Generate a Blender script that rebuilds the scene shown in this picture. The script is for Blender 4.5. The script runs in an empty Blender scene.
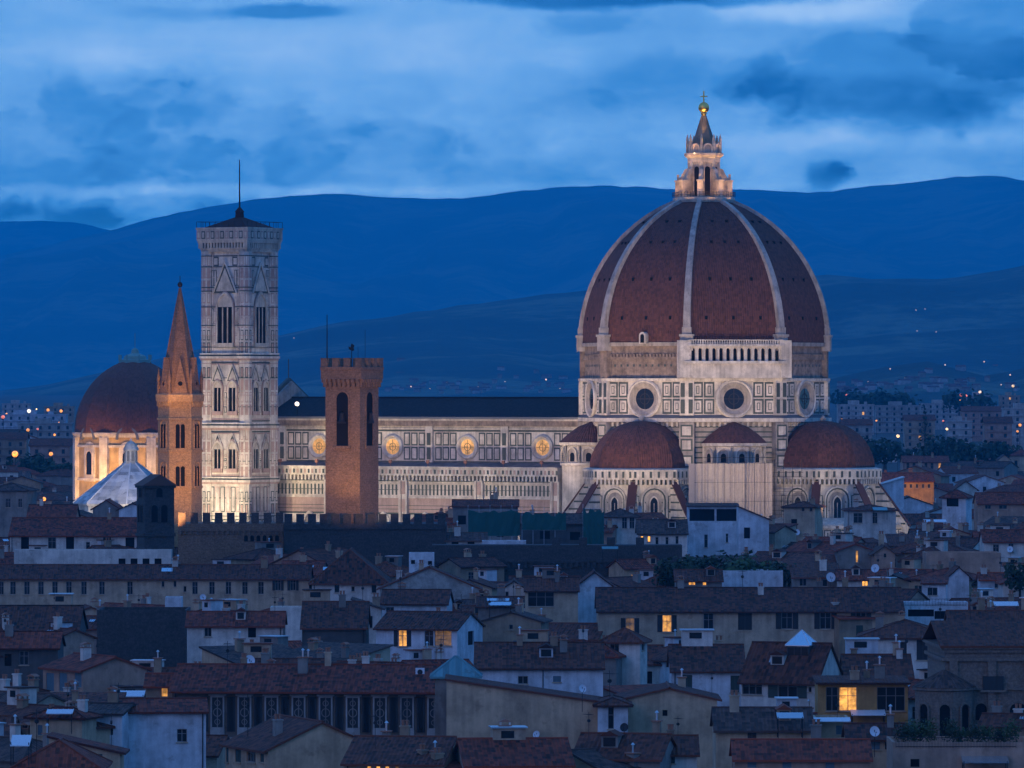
import bpy, math, random
import numpy as np
from mathutils import Matrix, Vector, noise
random.seed(7)
R = math.radians
S = bpy.context.scene
col = S.collection
F = 5980.0            # focal length in pixels of a 1024 px wide frame
HZ = 390.0            # picture row of the eye level
CZ = 50.0             # eye height above the town's ground

# ---------------------------------------------------------------- camera
cd = bpy.data.cameras.new('camera'); cam = bpy.data.objects.new('camera', cd); col.objects.link(cam)
cam.location = (0, 0, CZ); cam.rotation_euler = (R(90), 0, 0)
cd.sensor_width = 36; cd.lens = 36 * F / 1024; cd.shift_y = (HZ - 384) / 1024
cd.clip_start = 1; cd.clip_end = 60000
S.camera = cam
S.view_settings.view_transform = 'Standard'; S.view_settings.look = 'None'
S.view_settings.exposure = 0; S.view_settings.gamma = 1
S.render.engine = 'CYCLES'
S.cycles.use_denoising = True
S.cycles.use_adaptive_sampling = True; S.cycles.adaptive_threshold = .02
S.cycles.max_bounces = 4; S.cycles.diffuse_bounces = 2; S.cycles.glossy_bounces = 2; S.cycles.volume_bounces = 1
S.cycles.transparent_max_bounces = 6
S.cycles.sample_clamp_indirect = 2.0
S.cycles.use_light_tree = True

# ---------------------------------------------------------------- node helper
class NT:
    def __init__(s, nt): s.nt = nt; nt.nodes.clear()
    def n(s, t, ins=None, **kw):
        nd = s.nt.nodes.new(t)
        for k, v in kw.items(): setattr(nd, k, v)
        for k, v in (ins or {}).items(): s.set(nd.inputs[k], v)
        return nd
    def set(s, sock, v):
        if isinstance(v, bpy.types.NodeSocket): s.nt.links.new(v, sock)
        elif isinstance(v, bpy.types.Node): s.nt.links.new(v.outputs[0], sock)
        else:
            if sock.type == 'RGBA' and not isinstance(v, (int, float)) and len(v) == 3: v = (*v, 1)
            sock.default_value = v
    def m(s, op, a, b=0.0, c=0.0, clamp=False):
        return s.n('ShaderNodeMath', {0: a, 1: b, 2: c}, operation=op, use_clamp=clamp).outputs[0]
    def mr(s, v, a, b, c=0.0, d=1.0, kind='SMOOTHSTEP'):
        return s.n('ShaderNodeMapRange', {0: v, 1: a, 2: b, 3: c, 4: d}, interpolation_type=kind).outputs[0]
    def mix(s, f, a, b, mode='MIX'):
        nd = s.nt.nodes.new('ShaderNodeMix'); nd.data_type = 'RGBA'; nd.blend_type = mode
        s.set(nd.inputs[0], f); s.set(nd.inputs[6], a); s.set(nd.inputs[7], b)
        return nd.outputs[2]
    def ramp(s, v, stops):
        nd = s.n('ShaderNodeValToRGB', {0: v}); e = nd.color_ramp.elements
        while len(e) < len(stops): e.new(0.5)
        for i, (p, c) in enumerate(stops): e[i].position = p; e[i].color = (*c, 1) if len(c) == 3 else c
        return nd.outputs[0]
    def noise(s, vec, scale, detail=5, rough=.55, dist=0.0):
        return s.n('ShaderNodeTexNoise', {'Vector': vec, 'Scale': scale, 'Detail': detail, 'Roughness': rough, 'Distortion': dist}).outputs[0]

# ---------------------------------------------------------------- sky: dusk air and banks of cloud, by direction
W = bpy.data.worlds.new('World'); S.world = W; W.use_nodes = True
SUN_EL, SUN_AZ = R(2.0), R(215)
def make_world():
    w = NT(W.node_tree)
    g = w.n('ShaderNodeTexCoord').outputs['Generated']
    sp = w.n('ShaderNodeSeparateXYZ', {0: g})
    x, y, z = sp.outputs
    yy = w.m('MAXIMUM', w.m('ABSOLUTE', y), .25)
    U = w.m('MULTIPLY', w.m('DIVIDE', x, yy), 10.0)
    V = w.m('MULTIPLY', w.m('DIVIDE', z, yy), 10.0)
    vec = w.n('ShaderNodeCombineXYZ', {0: U, 1: w.m('MULTIPLY', V, 1.7), 2: 0})
    vec2 = w.n('ShaderNodeCombineXYZ', {0: U, 1: w.m('MULTIPLY_ADD', V, 5.0, 3.0), 2: 0})
    n2 = lambda v, s, d, r: w.n('ShaderNodeTexNoise', {'Vector': v, 'Scale': s, 'Detail': d, 'Roughness': r}, noise_dimensions='2D').outputs[0]
    big = n2(vec2, 1.6, 5, .58); fine = n2(vec, 6.0, 7, .60)
    wob = w.m('MULTIPLY_ADD', fine, .16, -.08)
    pv = w.n('ShaderNodeVectorMath', {0: vec, 1: w.n('ShaderNodeCombineXYZ', {0: wob, 1: wob, 2: 0})}, operation='ADD')
    puff = w.n('ShaderNodeTexVoronoi', {'Vector': pv, 'Scale': 7.0, 'Detail': 2.0, 'Roughness': .5, 'Lacunarity': 2.3, 'Smoothness': .35}, feature='SMOOTH_F1', voronoi_dimensions='2D').outputs['Distance']
    wu = w.m('MULTIPLY_ADD', fine, .10, w.m('ADD', U, -.05)); wv = w.m('MULTIPLY_ADD', fine, .028, w.m('ADD', V, -.014))
    uv = w.n('ShaderNodeCombineXYZ', {0: wu, 1: wv, 2: 0}).outputs[0]
    # lightness of the sky before the named banks
    L = w.mr(V, .22, .66, .50, .68, 'LINEAR')
    L = w.m('MULTIPLY_ADD', big, .24, w.m('ADD', L, -.12)); L = w.m('MULTIPLY_ADD', fine, .17, w.m('ADD', L, -.085))
    banks = [  # px, py, rx, ry, amount, edge, billow
        (640, -4, 215, 16, -.34, .5, .25), (285, 12, 85, 10, -.24, .7, .3), (170, 14, 70, 8, -.10, .9, .3), (595, 26, 70, 16, -.12, .6, .7),
        (915, 78, 215, 60, -.155, .35, .34), (905, 96, 205, 24, -.12, .7, .2), (985, 34, 90, 60, -.12, .22, .45), (680, 82, 160, 34, -.12, .9, .4), (800, 8, 120, 20, .20, .9, .2),
        (824, 176, 30, 16, -.22, .7, .6), (838, 166, 16, 9, -.10, .7, .6), (880, 138, 260, 16, .10, 1.0, .2), (600, 140, 180, 30, .03, 1.0, .2),
        (70, 155, 180, 84, -0.056, .22, .60), (225, 160, 155, 74, -0.045, .20, .60), (365, 162, 135, 50, -0.038, .22, .60), (130, 108, 135, 46, -0.030, .2, .55), (500, 170, 140, 34, -.04, .6, .5),
        (250, 191, 330, 8, .14, 1.0, .2), (40, 216, 180, 17, -.20, .9, .3), (170, 44, 330, 34, .10, 1.2, .2), (470, 60, 130, 60, .05, 1.2, .2), (640, 186, 420, 6, .06, 1.1, .2)]
    pf = w.m('ADD', puff, -.42)
    for px, py, rx, ry, am, ed, bi in banks:
        cu, cv, ru, rv = (px - 512) / F * 10, (HZ - py) / F * 10, rx / F * 10, ry / F * 10
        d = w.n('ShaderNodeVectorMath', {0: w.n('ShaderNodeVectorMath', {0: uv, 1: (1 / ru, 1 / rv, 0), 2: (-cu / ru, -cv / rv, 0)}, operation='MULTIPLY_ADD').outputs[0]}, operation='LENGTH').outputs['Value']
        d = w.m('MULTIPLY_ADD', pf, bi, d)
        L = w.m('MULTIPLY_ADD', w.mr(d, 1.0 + ed * .35, max(0.0, 1.0 - ed * .75)), am, L)
    L = w.m('MULTIPLY_ADD', w.m('MULTIPLY', pf, w.mr(V, .62, .40, 0, 1)), .13, L)
    cloud = w.ramp(L, [(.05, (.003, .070, .30)), (.32, (.010, .145, .48)), (.50, (.042, .245, .66)), (.68, (.13, .37, .79)), (.92, (.36, .58, .92))])
    # these are the colours seen through the low haze: the sky above it is brighter by what the haze takes away
    HD, HT, HJ = 5.0e-5, 1230.0, (.002, .095, .42)
    tau = w.m('DIVIDE', HD * HT * 10, w.m('MAXIMUM', V, .28))
    T = w.m('EXPONENT', w.m('MULTIPLY', tau, -1.0))
    air = w.mix(w.m('SUBTRACT', 1.0, T), (0, 0, 0), HJ)
    iT = w.m('DIVIDE', 1.0, T)
    cloud = w.n('ShaderNodeVectorMath', {0: w.n('ShaderNodeVectorMath', {0: cloud, 1: air}, operation='SUBTRACT').outputs[0], 1: w.n('ShaderNodeCombineXYZ', {0: iT, 1: iT, 2: iT})}, operation='MULTIPLY').outputs[0]
    cloud = w.n('ShaderNodeVectorMath', {0: cloud, 1: (0.002, .01, .03)}, operation='MAXIMUM').outputs[0]
    # overhead and behind the viewer: plain dusk air, slightly paler
    el = w.n('ShaderNodeMath', {0: z}, operation='ARCSINE').outputs[0]
    far = w.mr(el, .075, .22, 0, 1)
    front = w.mr(y, .2, .6, 0, 1)
    pick = w.m('MAXIMUM', far, w.m('SUBTRACT', 1.0, front))
    colr = w.mix(pick, cloud, (.082, .265, .76))
    sky = w.n('ShaderNodeTexSky', sky_type='NISHITA', sun_disc=False, sun_elevation=SUN_EL, sun_rotation=SUN_AZ, altitude=100)
    tot = w.mix(1.0, w.mix(1.0, colr, (10, 10, 10), 'MULTIPLY'), w.mix(1.0, sky, (.04, .05, .08), 'MULTIPLY'), 'ADD')
    bg = w.n('ShaderNodeBackground', {'Color': tot, 'Strength': .1})
    w.n('ShaderNodeOutputWorld', {'Surface': bg})
make_world()
W.cycles.sampling_method = 'MANUAL'; W.cycles.sample_map_resolution = 512
sl = bpy.data.lights.new('sun', 'SUN'); sl.energy = .17; sl.angle = R(40); sl.color = (1, .56, .42)
so = bpy.data.objects.new('sun', sl); col.objects.link(so)
so.rotation_euler = (R(90 - 16), 0, -R(35))      # dull glow left in the sky behind and left of the viewer

# ---------------------------------------------------------------- flood lamps that light the monuments
def spot(loc, tgt, power, ang, colr=(1, .72, .46), blend=.7, rad=.4):
    l = bpy.data.lights.new('floodlight', 'SPOT'); l.energy = power; l.spot_size = R(ang); l.spot_blend = blend; l.color = colr; l.shadow_soft_size = rad
    o = bpy.data.objects.new('floodlight', l); col.objects.link(o); o.location = loc
    o.rotation_euler = (Vector(tgt) - Vector(loc)).to_track_quat('-Z', 'Y').to_euler()
    return o
CATH = Vector((41.7, 1300, 0)); CA = R(-32)
CM = Matrix.Translation(CATH) @ Matrix.Rotation(CA, 4, 'Z')
def cl(x, y, z): return CM @ Vector((x, y, z))
WARM = (1, .78, .50); PINK = (1, .76, .52); AMB = (1, .52, .16)
for x in (-36, -56, -76, -96): spot(cl(x, -64, 17), cl(x, -18, 30), 2.7e4, 62, WARM)      # along the south flank
for k in range(9): spot(cl(-29 - k * 9.8, -19.9, 34.3), cl(-29 - k * 9.8, -10.2, 38.6), 620, 150, (1, .68, .46), .9, .15)   # on the aisle gutter, up the clerestory
for x, y, t, p in ((-6, -74, (0, -28, 25), 1.3e4), (24, -72, (12, -25, 46), 2.3e4), (62, -52, (20, -18, 47), 2.6e4), (74, -6, (26, -2, 25), 1.4e4)):
    spot(cl(x, y, 17), cl(*t), p, 62, WARM)                                                # tribunes and drum
for x, y in ((-44, -70), (16, -96), (84, -72)): spot(cl(x, y, 22), cl(0, 0, 66), 8.5e4, 46, (1, .70, .50))   # shell of the dome
for a in range(8):                                                                          # round the foot of the lantern
    t = R(45 * a); ct, st = math.cos(t), math.sin(t); spot(cl(10.6 * ct, 10.6 * st, 90.2), cl(2.0 * ct, 2.0 * st, 98.5), 2500, 62, (1, .50, .17), rad=.2)
    if a % 2 == 0: spot(cl(4.0 * ct, 4.0 * st, 101.3), cl(.6 * ct, .6 * st, 107), 2200, 80, (1, .48, .20), rad=.1)
spot(cl(2.4, -4.0, 102.0), cl(0, 0, 111.2), 3600, 24, (1, .60, .15), rad=.1); spot(cl(-3.4, -3.0, 102.0), cl(0, 0, 111.2), 2600, 24, (1, .60, .15), rad=.1)
spot(cl(-103 + 4, -62, 14), cl(-103, -29, 38), 5.0e4, 66, WARM); spot(cl(-103 + 34, -42, 34.5), cl(-99, -29, 46), 1.3e4, 90, WARM)
spot(cl(-103 - 4, -64, 14), cl(-103, -29, 70), 4.6e4, 36, PINK)

# ---------------------------------------------------------------- materials
MATS = {}
def base(name):
    m = bpy.data.materials.new(name); m.use_nodes = True; MATS[name] = m
    t = NT(m.node_tree); return m, t
def fin(t, bsdf): t.n('ShaderNodeOutputMaterial', {'Surface': bsdf.outputs[0]})
def plaster(name, c, var=.55, rough=.9, streak=.32, scale=.35, bump=.15):
    m, t = base(name)
    co = t.n('ShaderNodeTexCoord').outputs['Object']
    info = t.n('ShaderNodeObjectInfo').outputs['Random']
    co2 = t.n('ShaderNodeVectorMath', {0: co, 1: t.n('ShaderNodeCombineXYZ', {0: t.m('MULTIPLY', info, 57.0), 1: t.m('MULTIPLY', info, 31.0), 2: 0})}, operation='ADD').outputs[0]
    a = t.mr(t.noise(co2, scale, 6, .65), .28, .72)
    st = t.noise(t.n('ShaderNodeMapping', {0: co2, 'Scale': (1.6, 1.6, .12)}), 1.0, 4, .6)
    st = t.mr(st, .22, .78)
    b = t.noise(co2, 5.0, 4, .6)
    f = t.m('ADD', t.m('ADD', 1.0 - var / 2 - streak / 2 - .1, t.m('MULTIPLY', a, var)), t.m('ADD', t.m('MULTIPLY', st, streak), t.m('MULTIPLY', b, .2)))
    colr = t.mix(1.0, c, t.n('ShaderNodeCombineXYZ', {0: f, 1: f, 2: t.m('MULTIPLY', f, .99)}), 'MULTIPLY')
    patch = t.mr(t.noise(co2, .55, 5, .6), .60, .68)
    colr = t.mix(t.m('MULTIPLY', patch, .6), colr, t.mix(1.0, colr, (.62, .58, .55), 'MULTIPLY'))
    bm = t.n('ShaderNodeBump', {'Strength': bump, 'Distance': .05, 'Height': b})
    fin(t, t.n('ShaderNodeBsdfPrincipled', {'Base Color': colr, 'Roughness': rough, 'Normal': bm.outputs[0]})); return m
def brick(name, c, c2, mortar, sc=1.0, var=.4):
    m, t = base(name)
    co = t.n('ShaderNodeTexCoord').outputs['Object']
    sp = t.n('ShaderNodeSeparateXYZ', {0: co})
    v = t.n('ShaderNodeCombineXYZ', {0: t.m('ADD', sp.outputs[0], sp.outputs[1]), 1: sp.outputs[2], 2: 0})
    b = t.n('ShaderNodeTexBrick', {'Vector': v, 'Color1': c, 'Color2': c2, 'Mortar': mortar, 'Scale': sc, 'Mortar Size': .03, 'Brick Width': .6, 'Row Height': .3})
    n = t.noise(co, .5, 6, .65); f = t.m('ADD', 1 - var / 2, t.m('MULTIPLY', n, var))
    n2 = t.mr(t.noise(co, 3.6, 7, .75), .35, .7, .6, 1.2)
    f = t.m('MULTIPLY', f, n2)
    colr = t.mix(1.0, b.outputs[0], t.n('ShaderNodeCombineXYZ', {0: f, 1: f, 2: f}), 'MULTIPLY')
    bm = t.n('ShaderNodeBump', {'Strength': .3, 'Distance': .05, 'Height': t.noise(co, 9.0, 4, .7)})
    fin(t, t.n('ShaderNodeBsdfPrincipled', {'Base Color': colr, 'Roughness': .92, 'Normal': bm.outputs[0]})); return m
def tiles(name, c, per=.42, row=.55, var=1.15, lich_=.50):
    m, t = base(name)
    uv = t.n('ShaderNodeUVMap').outputs[0]
    info = t.n('ShaderNodeObjectInfo').outputs['Random']
    sp = t.n('ShaderNodeSeparateXYZ', {0: uv})
    s1 = t.m('SINE', t.m('MULTIPLY', sp.outputs[0], 2 * math.pi / per))
    saw = t.m('FRACT', t.m('DIVIDE', sp.outputs[1], row))
    h = t.m('ADD', t.m('MULTIPLY', s1, .5), t.m('MULTIPLY', saw, .4))
    cell = t.n('ShaderNodeCombineXYZ', {0: t.m('FLOOR', t.m('DIVIDE', sp.outputs[0], per)), 1: t.m('FLOOR', t.m('DIVIDE', sp.outputs[1], row)), 2: t.m('MULTIPLY', info, 50.0)})
    wn = t.n('ShaderNodeTexWhiteNoise', {'Vector': cell}).outputs[0]
    off = t.n('ShaderNodeCombineXYZ', {0: sp.outputs[0], 1: sp.outputs[1], 2: t.m('MULTIPLY', info, 90.0)})
    n = t.noise(off, .45, 7, .68)
    f = t.m('ADD', t.m('ADD', .55, t.m('MULTIPLY', t.m('SUBTRACT', wn, .5), 1.15 * var)), t.m('ADD', t.m('MULTIPLY', t.m('SUBTRACT', n, .3), var), t.m('MULTIPLY', info, .3)))
    colr = t.mix(1.0, c, t.n('ShaderNodeCombineXYZ', {0: f, 1: f, 2: f}), 'MULTIPLY')
    lich = t.mr(t.noise(off, 1.1, 6, .7), .55, .70)
    colr = t.mix(t.m('MULTIPLY', lich, lich_), colr, (.075, .052, .036))
    bm = t.n('ShaderNodeBump', {'Strength': .9, 'Distance': .10, 'Height': h})
    fin(t, t.n('ShaderNodeBsdfPrincipled', {'Base Color': colr, 'Roughness': .88, 'Normal': bm.outputs[0]})); return m
def plain(name, c, rough=.7, metal=0.0, spec=.5, emit=None, es=0.0, var=.25):
    m, t = base(name)
    co = t.n('ShaderNodeTexCoord').outputs['Object']
    f = t.m('ADD', 1 - var / 2, t.m('MULTIPLY', t.noise(co, 1.7, 5, .6), var))
    colr = t.mix(1.0, c, t.n('ShaderNodeCombineXYZ', {0: f, 1: f, 2: f}), 'MULTIPLY')
    ins = {'Base Color': colr, 'Roughness': rough, 'Metallic': metal, 'Specular IOR Level': spec}
    if emit:
        g = t.m('MULTIPLY', t.mr(t.noise(co, 1.3, 3, .6), .3, .7, .25, 1.3), t.m('MULTIPLY_ADD', t.n('ShaderNodeObjectInfo').outputs['Random'], .7, .6))
        ins['Emission Color'] = t.mix(1.0, emit, t.n('ShaderNodeCombineXYZ', {0: g, 1: g, 2: g}), 'MULTIPLY'); ins['Emission Strength'] = es
    fin(t, t.n('ShaderNodeBsdfPrincipled', ins)); return m
def leaves(name, c):
    m, t = base(name)
    co = t.n('ShaderNodeTexCoord').outputs['Object']
    f = t.mr(t.noise(co, .8, 5, .7), .3, .7, .5, 1.5)
    colr = t.mix(1.0, c, t.n('ShaderNodeCombineXYZ', {0: f, 1: f, 2: t.m('MULTIPLY', f, .9)}), 'MULTIPLY')
    fin(t, t.n('ShaderNodeBsdfPrincipled', {'Base Color': colr, 'Roughness': .8})); return m

WALLS = {'cream': (.45, .335, .225), 'white': (.60, .54, .47), 'blue white': (.54, .56, .58), 'beige': (.50, .345, .215), 'pink': (.40, .25, .175),
         'ochre': (.44, .25, .085), 'grey': (.22, .20, .175), 'dark grey': (.075, .072, .068), 'brown': (.15, .11, .08), 'tan': (.30, .215, .14)}
for k, v in WALLS.items(): plaster('plaster ' + k, v)
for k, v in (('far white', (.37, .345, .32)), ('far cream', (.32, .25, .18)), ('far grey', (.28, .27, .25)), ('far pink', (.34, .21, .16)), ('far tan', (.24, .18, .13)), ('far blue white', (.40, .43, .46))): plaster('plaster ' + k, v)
plaster('plaster chapel', (.47, .33, .17))
plaster('rough wall', (.30, .29, .26), .7, .95, .2, .9, .6)
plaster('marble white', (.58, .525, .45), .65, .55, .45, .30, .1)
plaster('marble cream', (.52, .455, .365), .65, .6, .42, .35, .1)
plaster('marble pink', (.43, .30, .25), .35, .55, .3, .4, .1)
plaster('marble green', (.060, .075, .062), .35, .5, .2, .5, .05)
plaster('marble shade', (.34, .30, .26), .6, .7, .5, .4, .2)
plaster('marble rib', (.40, .355, .31), .6, .6, .45, .4, .1)
plaster('bare masonry', (.27, .205, .155), .8, .95, .5, .7, .8)
brick('brick warm', (.31, .18, .105), (.225, .13, .075), (.25, .19, .14), 1.0, .6)
brick('brick dark', (.15, .10, .075), (.11, .075, .06), (.13, .11, .09), 1.0)
brick('stone dark', (.075, .07, .066), (.052, .052, .048), (.065, .06, .056), .7)
brick('stone brown', (.26, .19, .14), (.21, .155, .12), (.2, .16, .13), .8)
brick('sandstone', (.52, .34, .17), (.45, .29, .15), (.42, .29, .17), .8, .3)
tiles('roof tile', (.150, .036, .015)); tiles('roof tile brown', (.115, .032, .015)); tiles('roof tile grey', (.082, .042, .030)); tiles('roof tile red', (.195, .036, .014)); tiles('dimmed dome tile', (.125, .046, .032), .5, .62, .5, .18)  # apses: the dome tile darkened, weaker light there put into its colour
tiles('dome tile', (.180, .068, .046), .5, .62, .34, .14)
tiles('lead roof', (.17, .17, .18), 1.2, 2.0, .35)
tiles('white stone roof', (.74, .70, .68), 2.2, 1.3, .45)
tiles('turquoise metal', (.16, .36, .38), .7, 9.0, .35)
tiles('nave roof', (.022, .018, .019), .4, .5, .6)
plain('window glass', (.016, .018, .022), .12); plain('dark opening', (.012, .012, .013), .9, spec=.1)
plain('window frame', (.22, .21, .20), .6); plain('white frame', (.75, .75, .75), .5)
plain('shutter green', (.035, .060, .048), .7); plain('shutter brown', (.055, .040, .032), .7); plain('shutter blue', (.10, .17, .21), .7); plain('shutter dark', (.022, .024, .026), .7)
plain('lit window', (.5, .3, .1), .6, emit=(1, .43, .075), es=1.15)
plain('dim lit window', (.3, .2, .1), .6, emit=(.75, .36, .11), es=.20)
plain('lit oculus', (.5, .3, .1), .6, emit=(1, .47, .14), es=.62)
plain('skylight glass', (.62, .72, .78), .25, .9); plain('metal sheet', (.55, .58, .60), .35, .9); plain('white metal', (.7, .72, .74), .45)
plain('iron', (.03, .03, .032), .6, .5); plain('gold', (.95, .60, .16), .32, 1.0); plain('copper green', (.17, .33, .29), .6); plain('lead', (.16, .17, .19), .5)
plain('dish', (.62, .66, .70), .45); plain('terracotta', (.34, .15, .09), .8); plain('timber', (.10, .07, .05), .8)
plain('lamp glass', (1, .8, .5), .5, emit=(1, .62, .25), es=2.6); plain('sodium glass', (1, .6, .2), .5, emit=(1, .31, .03), es=2.2); plain('pale lamp glass', (1, .9, .8), .5, emit=(1, .80, .58), es=4.0)
plain('far lamp glass', (1, .7, .4), .5, emit=(1, .62, .40), es=1.6)
plain('red lamp glass', (1, .3, .2), .5, emit=(1, .22, .12), es=1.8)
plain('scaffold net', (.018, .10, .085), .9); plain('scaffold sheet', (.44, .38, .35), .85, var=.5)
plain('bark', (.05, .035, .025), .9)
leaves('leaf dark', (.025, .045, .018)); leaves('leaf mid', (.045, .085, .03))
def G(*names): return [MATS[n] for n in names]

# ---------------------------------------------------------------- mesh building
class MB:
    def __init__(s): s.v = []; s.f = []; s.mi = []; s.uv = []
    def poly(s, pts, mi=0, T=None, uv=None):
        b = len(s.v)
        for p in pts:
            p = Vector(p); s.v.append(T @ p if T else p)
        s.f.append(tuple(range(b, b + len(pts)))); s.mi.append(mi); s.uv.append(uv)
    def box(s, x0, x1, y0, y1, z0, z1, mi=0, T=None, skip=()):
        c = [(x0, y0, z0), (x1, y0, z0), (x1, y1, z0), (x0, y1, z0), (x0, y0, z1), (x1, y0, z1), (x1, y1, z1), (x0, y1, z1)]
        b = len(s.v)
        for p in c: p = Vector(p); s.v.append(T @ p if T else p)
        for q in ((3, 2, 1, 0), (4, 5, 6, 7), (0, 1, 5, 4), (1, 2, 6, 5), (2, 3, 7, 6), (3, 0, 4, 7)):
            s.f.append(tuple(b + i for i in q)); s.mi.append(mi); s.uv.append(None)
    def loft(s, rings, mi=0, T=None, cap=True, close=True, uvw=False):
        b = len(s.v); n = len(rings[0])
        for r in rings:
            for p in r: p = Vector(p); s.v.append(T @ p if T else p)
        acc = 0.0
        for j in range(len(rings) - 1):
            step = (Vector(rings[j + 1][0]) - Vector(rings[j][0])).length
            for i in range(n if close else n - 1):
                k = (i + 1) % n
                s.f.append((b + j * n + i, b + j * n + k, b + (j + 1) * n + k, b + (j + 1) * n + i)); s.mi.append(mi)
                if uvw:
                    w0 = (Vector(rings[j][i]) - Vector(rings[j][k])).length / 2; w1 = (Vector(rings[j + 1][i]) - Vector(rings[j + 1][k])).length / 2
                    s.uv.append([(-w0 + i * 60, acc), (w0 + i * 60, acc), (w1 + i * 60, acc + step), (-w1 + i * 60, acc + step)])
                else: s.uv.append(None)
            acc += step
        if cap and close:
            s.f.append(tuple(b + i for i in reversed(range(n)))); s.mi.append(mi); s.uv.append(None)
            s.f.append(tuple(b + (len(rings) - 1) * n + i for i in range(n))); s.mi.append(mi); s.uv.append(None)
    def ngon(s, n, prof, mi=0, T=None, rot=0.0, c=(0, 0), uvw=False, cap=True, a0=None, a1=None):
        rings = []
        for r, z in prof:
            if a0 is None: rings.append([(c[0] + r * math.cos(rot + 2 * math.pi * i / n), c[1] + r * math.sin(rot + 2 * math.pi * i / n), z) for i in range(n)])
            else: rings.append([(c[0] + r * math.cos(a0 + (a1 - a0) * i / n), c[1] + r * math.sin(a0 + (a1 - a0) * i / n), z) for i in range(n + 1)])
        s.loft(rings, mi, T, cap and a0 is None, a0 is None, uvw)
    def tube(s, p, q, r, mi=0, n=6, r2=None, T=None):
        p, q = Vector(p), Vector(q); d = (q - p).normalized(); a = d.orthogonal().normalized(); e = d.cross(a)
        r2 = r if r2 is None else r2
        s.loft([[p + (a * math.cos(2 * math.pi * i / n) + e * math.sin(2 * math.pi * i / n)) * r for i in range(n)],
                [q + (a * math.cos(2 * math.pi * i / n) + e * math.sin(2 * math.pi * i / n)) * r2 for i in range(n)]], mi, T)
    # shapes on a face frame (x along the wall, y outward, z up)
    def arch_pts(s, u0, u1, v0, vs, pointed=0.0, n=8):
        w = (u1 - u0) / 2; c = (u0 + u1) / 2; pts = [(u0, v0), (u1, v0), (u1, vs)]
        if pointed:
            k = w * pointed; rr = w + k
            top = math.acos(k / rr)
            for i in range(1, n + 1): a = top * i / n; pts.append((c - k + rr * math.cos(a), vs + rr * math.sin(a)))
            for i in range(n - 1, -1, -1): a = top * i / n; pts.append((c + k - rr * math.cos(a), vs + rr * math.sin(a)))
        else:
            for i in range(1, n + 1): a = math.pi * i / n; pts.append((c + w * math.cos(a), vs + w * math.sin(a)))
        return pts
    def ext(s, pts, n0, n1, mi=0, T=None):
        s.loft([[(u, n0, v) for u, v in pts], [(u, n1, v) for u, v in pts]], mi, T)
    def arch(s, u0, u1, v0, vs, n0, n1, mi=0, T=None, pointed=0.0): s.ext(s.arch_pts(u0, u1, v0, vs, pointed), n0, n1, mi, T)
    def archring(s, u0, u1, v0, vs, t, n0, n1, mi=0, T=None, pointed=0.0):
        a = s.arch_pts(u0, u1, v0, vs, pointed)[2:]; b = s.arch_pts(u0 - t, u1 + t, v0, vs, pointed)[2:]
        a = [(u1, v0)] + a + [(u0, v0)]; b = [(u1 + t, v0)] + b + [(u0 - t, v0)]
        for i in range(len(a) - 1):
            s.ext([a[i], a[i + 1], b[i + 1], b[i]], n0, n1, mi, T)
    def ring(s, cu, cv, prof, mi=0, T=None, n=28):   # prof: (radius, outward)
        s.loft([[(cu + r * math.cos(2 * math.pi * i / n), y, cv + r * math.sin(2 * math.pi * i / n)) for i in range(n)] for r, y in prof], mi, T, cap=False)
    def disk(s, cu, cv, r, y, mi=0, T=None, n=28):
        s.poly([(cu + r * math.cos(2 * math.pi * i / n), y, cv + r * math.sin(2 * math.pi * i / n)) for i in range(n)], mi, T)
    def frame(s, u0, u1, v0, v1, t, n0, n1, mi=0, T=None):
        s.box(u0, u0 + t, n0, n1, v0, v1, mi, T); s.box(u1 - t, u1, n0, n1, v0, v1, mi, T)
        s.box(u0 + t, u1 - t, n0, n1, v0, v0 + t, mi, T); s.box(u0 + t, u1 - t, n0, n1, v1 - t, v1, mi, T)
    def build(s, name, mats, parent=None, smooth=False):
        me = bpy.data.meshes.new(name); me.from_pydata([tuple(p) for p in s.v], [], s.f)
        for m in mats: me.materials.append(m if not isinstance(m, str) else MATS[m])
        me.polygons.foreach_set('material_index', s.mi)
        if any(u is not None for u in s.uv):
            lay = me.uv_layers.new(name='UVMap'); data = []
            for f, u in zip(s.f, s.uv):
                for i in range(len(f)): data.extend(u[i] if u else (0, 0))
            lay.data.foreach_set('uv', data)
        if smooth: me.polygons.foreach_set('use_smooth', [True] * len(s.f))
        o = bpy.data.objects.new(name, me); col.objects.link(o)
        if parent: o.parent = parent
        return o
def thing(name, label, cat, loc=(0, 0, 0), rz=0.0, group=None):
    o = bpy.data.objects.new(name, None); col.objects.link(o); o.location = loc; o.rotation_euler = (0, 0, rz)
    o.empty_display_size = .5
    o['label'] = label; o['category'] = cat
    if group: o['group'] = group
    return o
def tag(o, label, cat, group=None):
    o['label'] = label; o['category'] = cat
    if group: o['group'] = group
    return o
def copy_tree(o, parent=None):
    c = o.copy(); col.objects.link(c); c.parent = parent
    for ch in list(o.children): copy_tree(ch, c)
    return c
def FR(a, d, c=(0, 0), z=0.0):     # frame on a wall whose outward normal points along angle a, d from centre c
    n = Vector((math.cos(a), math.sin(a), 0)); u = Vector((-math.sin(a), math.cos(a), 0))
    o = Vector((c[0], c[1], z)) + n * d
    return Matrix(((u.x, n.x, 0, o.x), (u.y, n.y, 0, o.y), (0, 0, 1, o.z), (0, 0, 0, 1)))
def at(px, py, Y): return Vector(((px - 512) / F * Y, Y, CZ - (py - HZ) / F * Y))
def zat(py, Y): return CZ - (py - HZ) / F * Y

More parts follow.
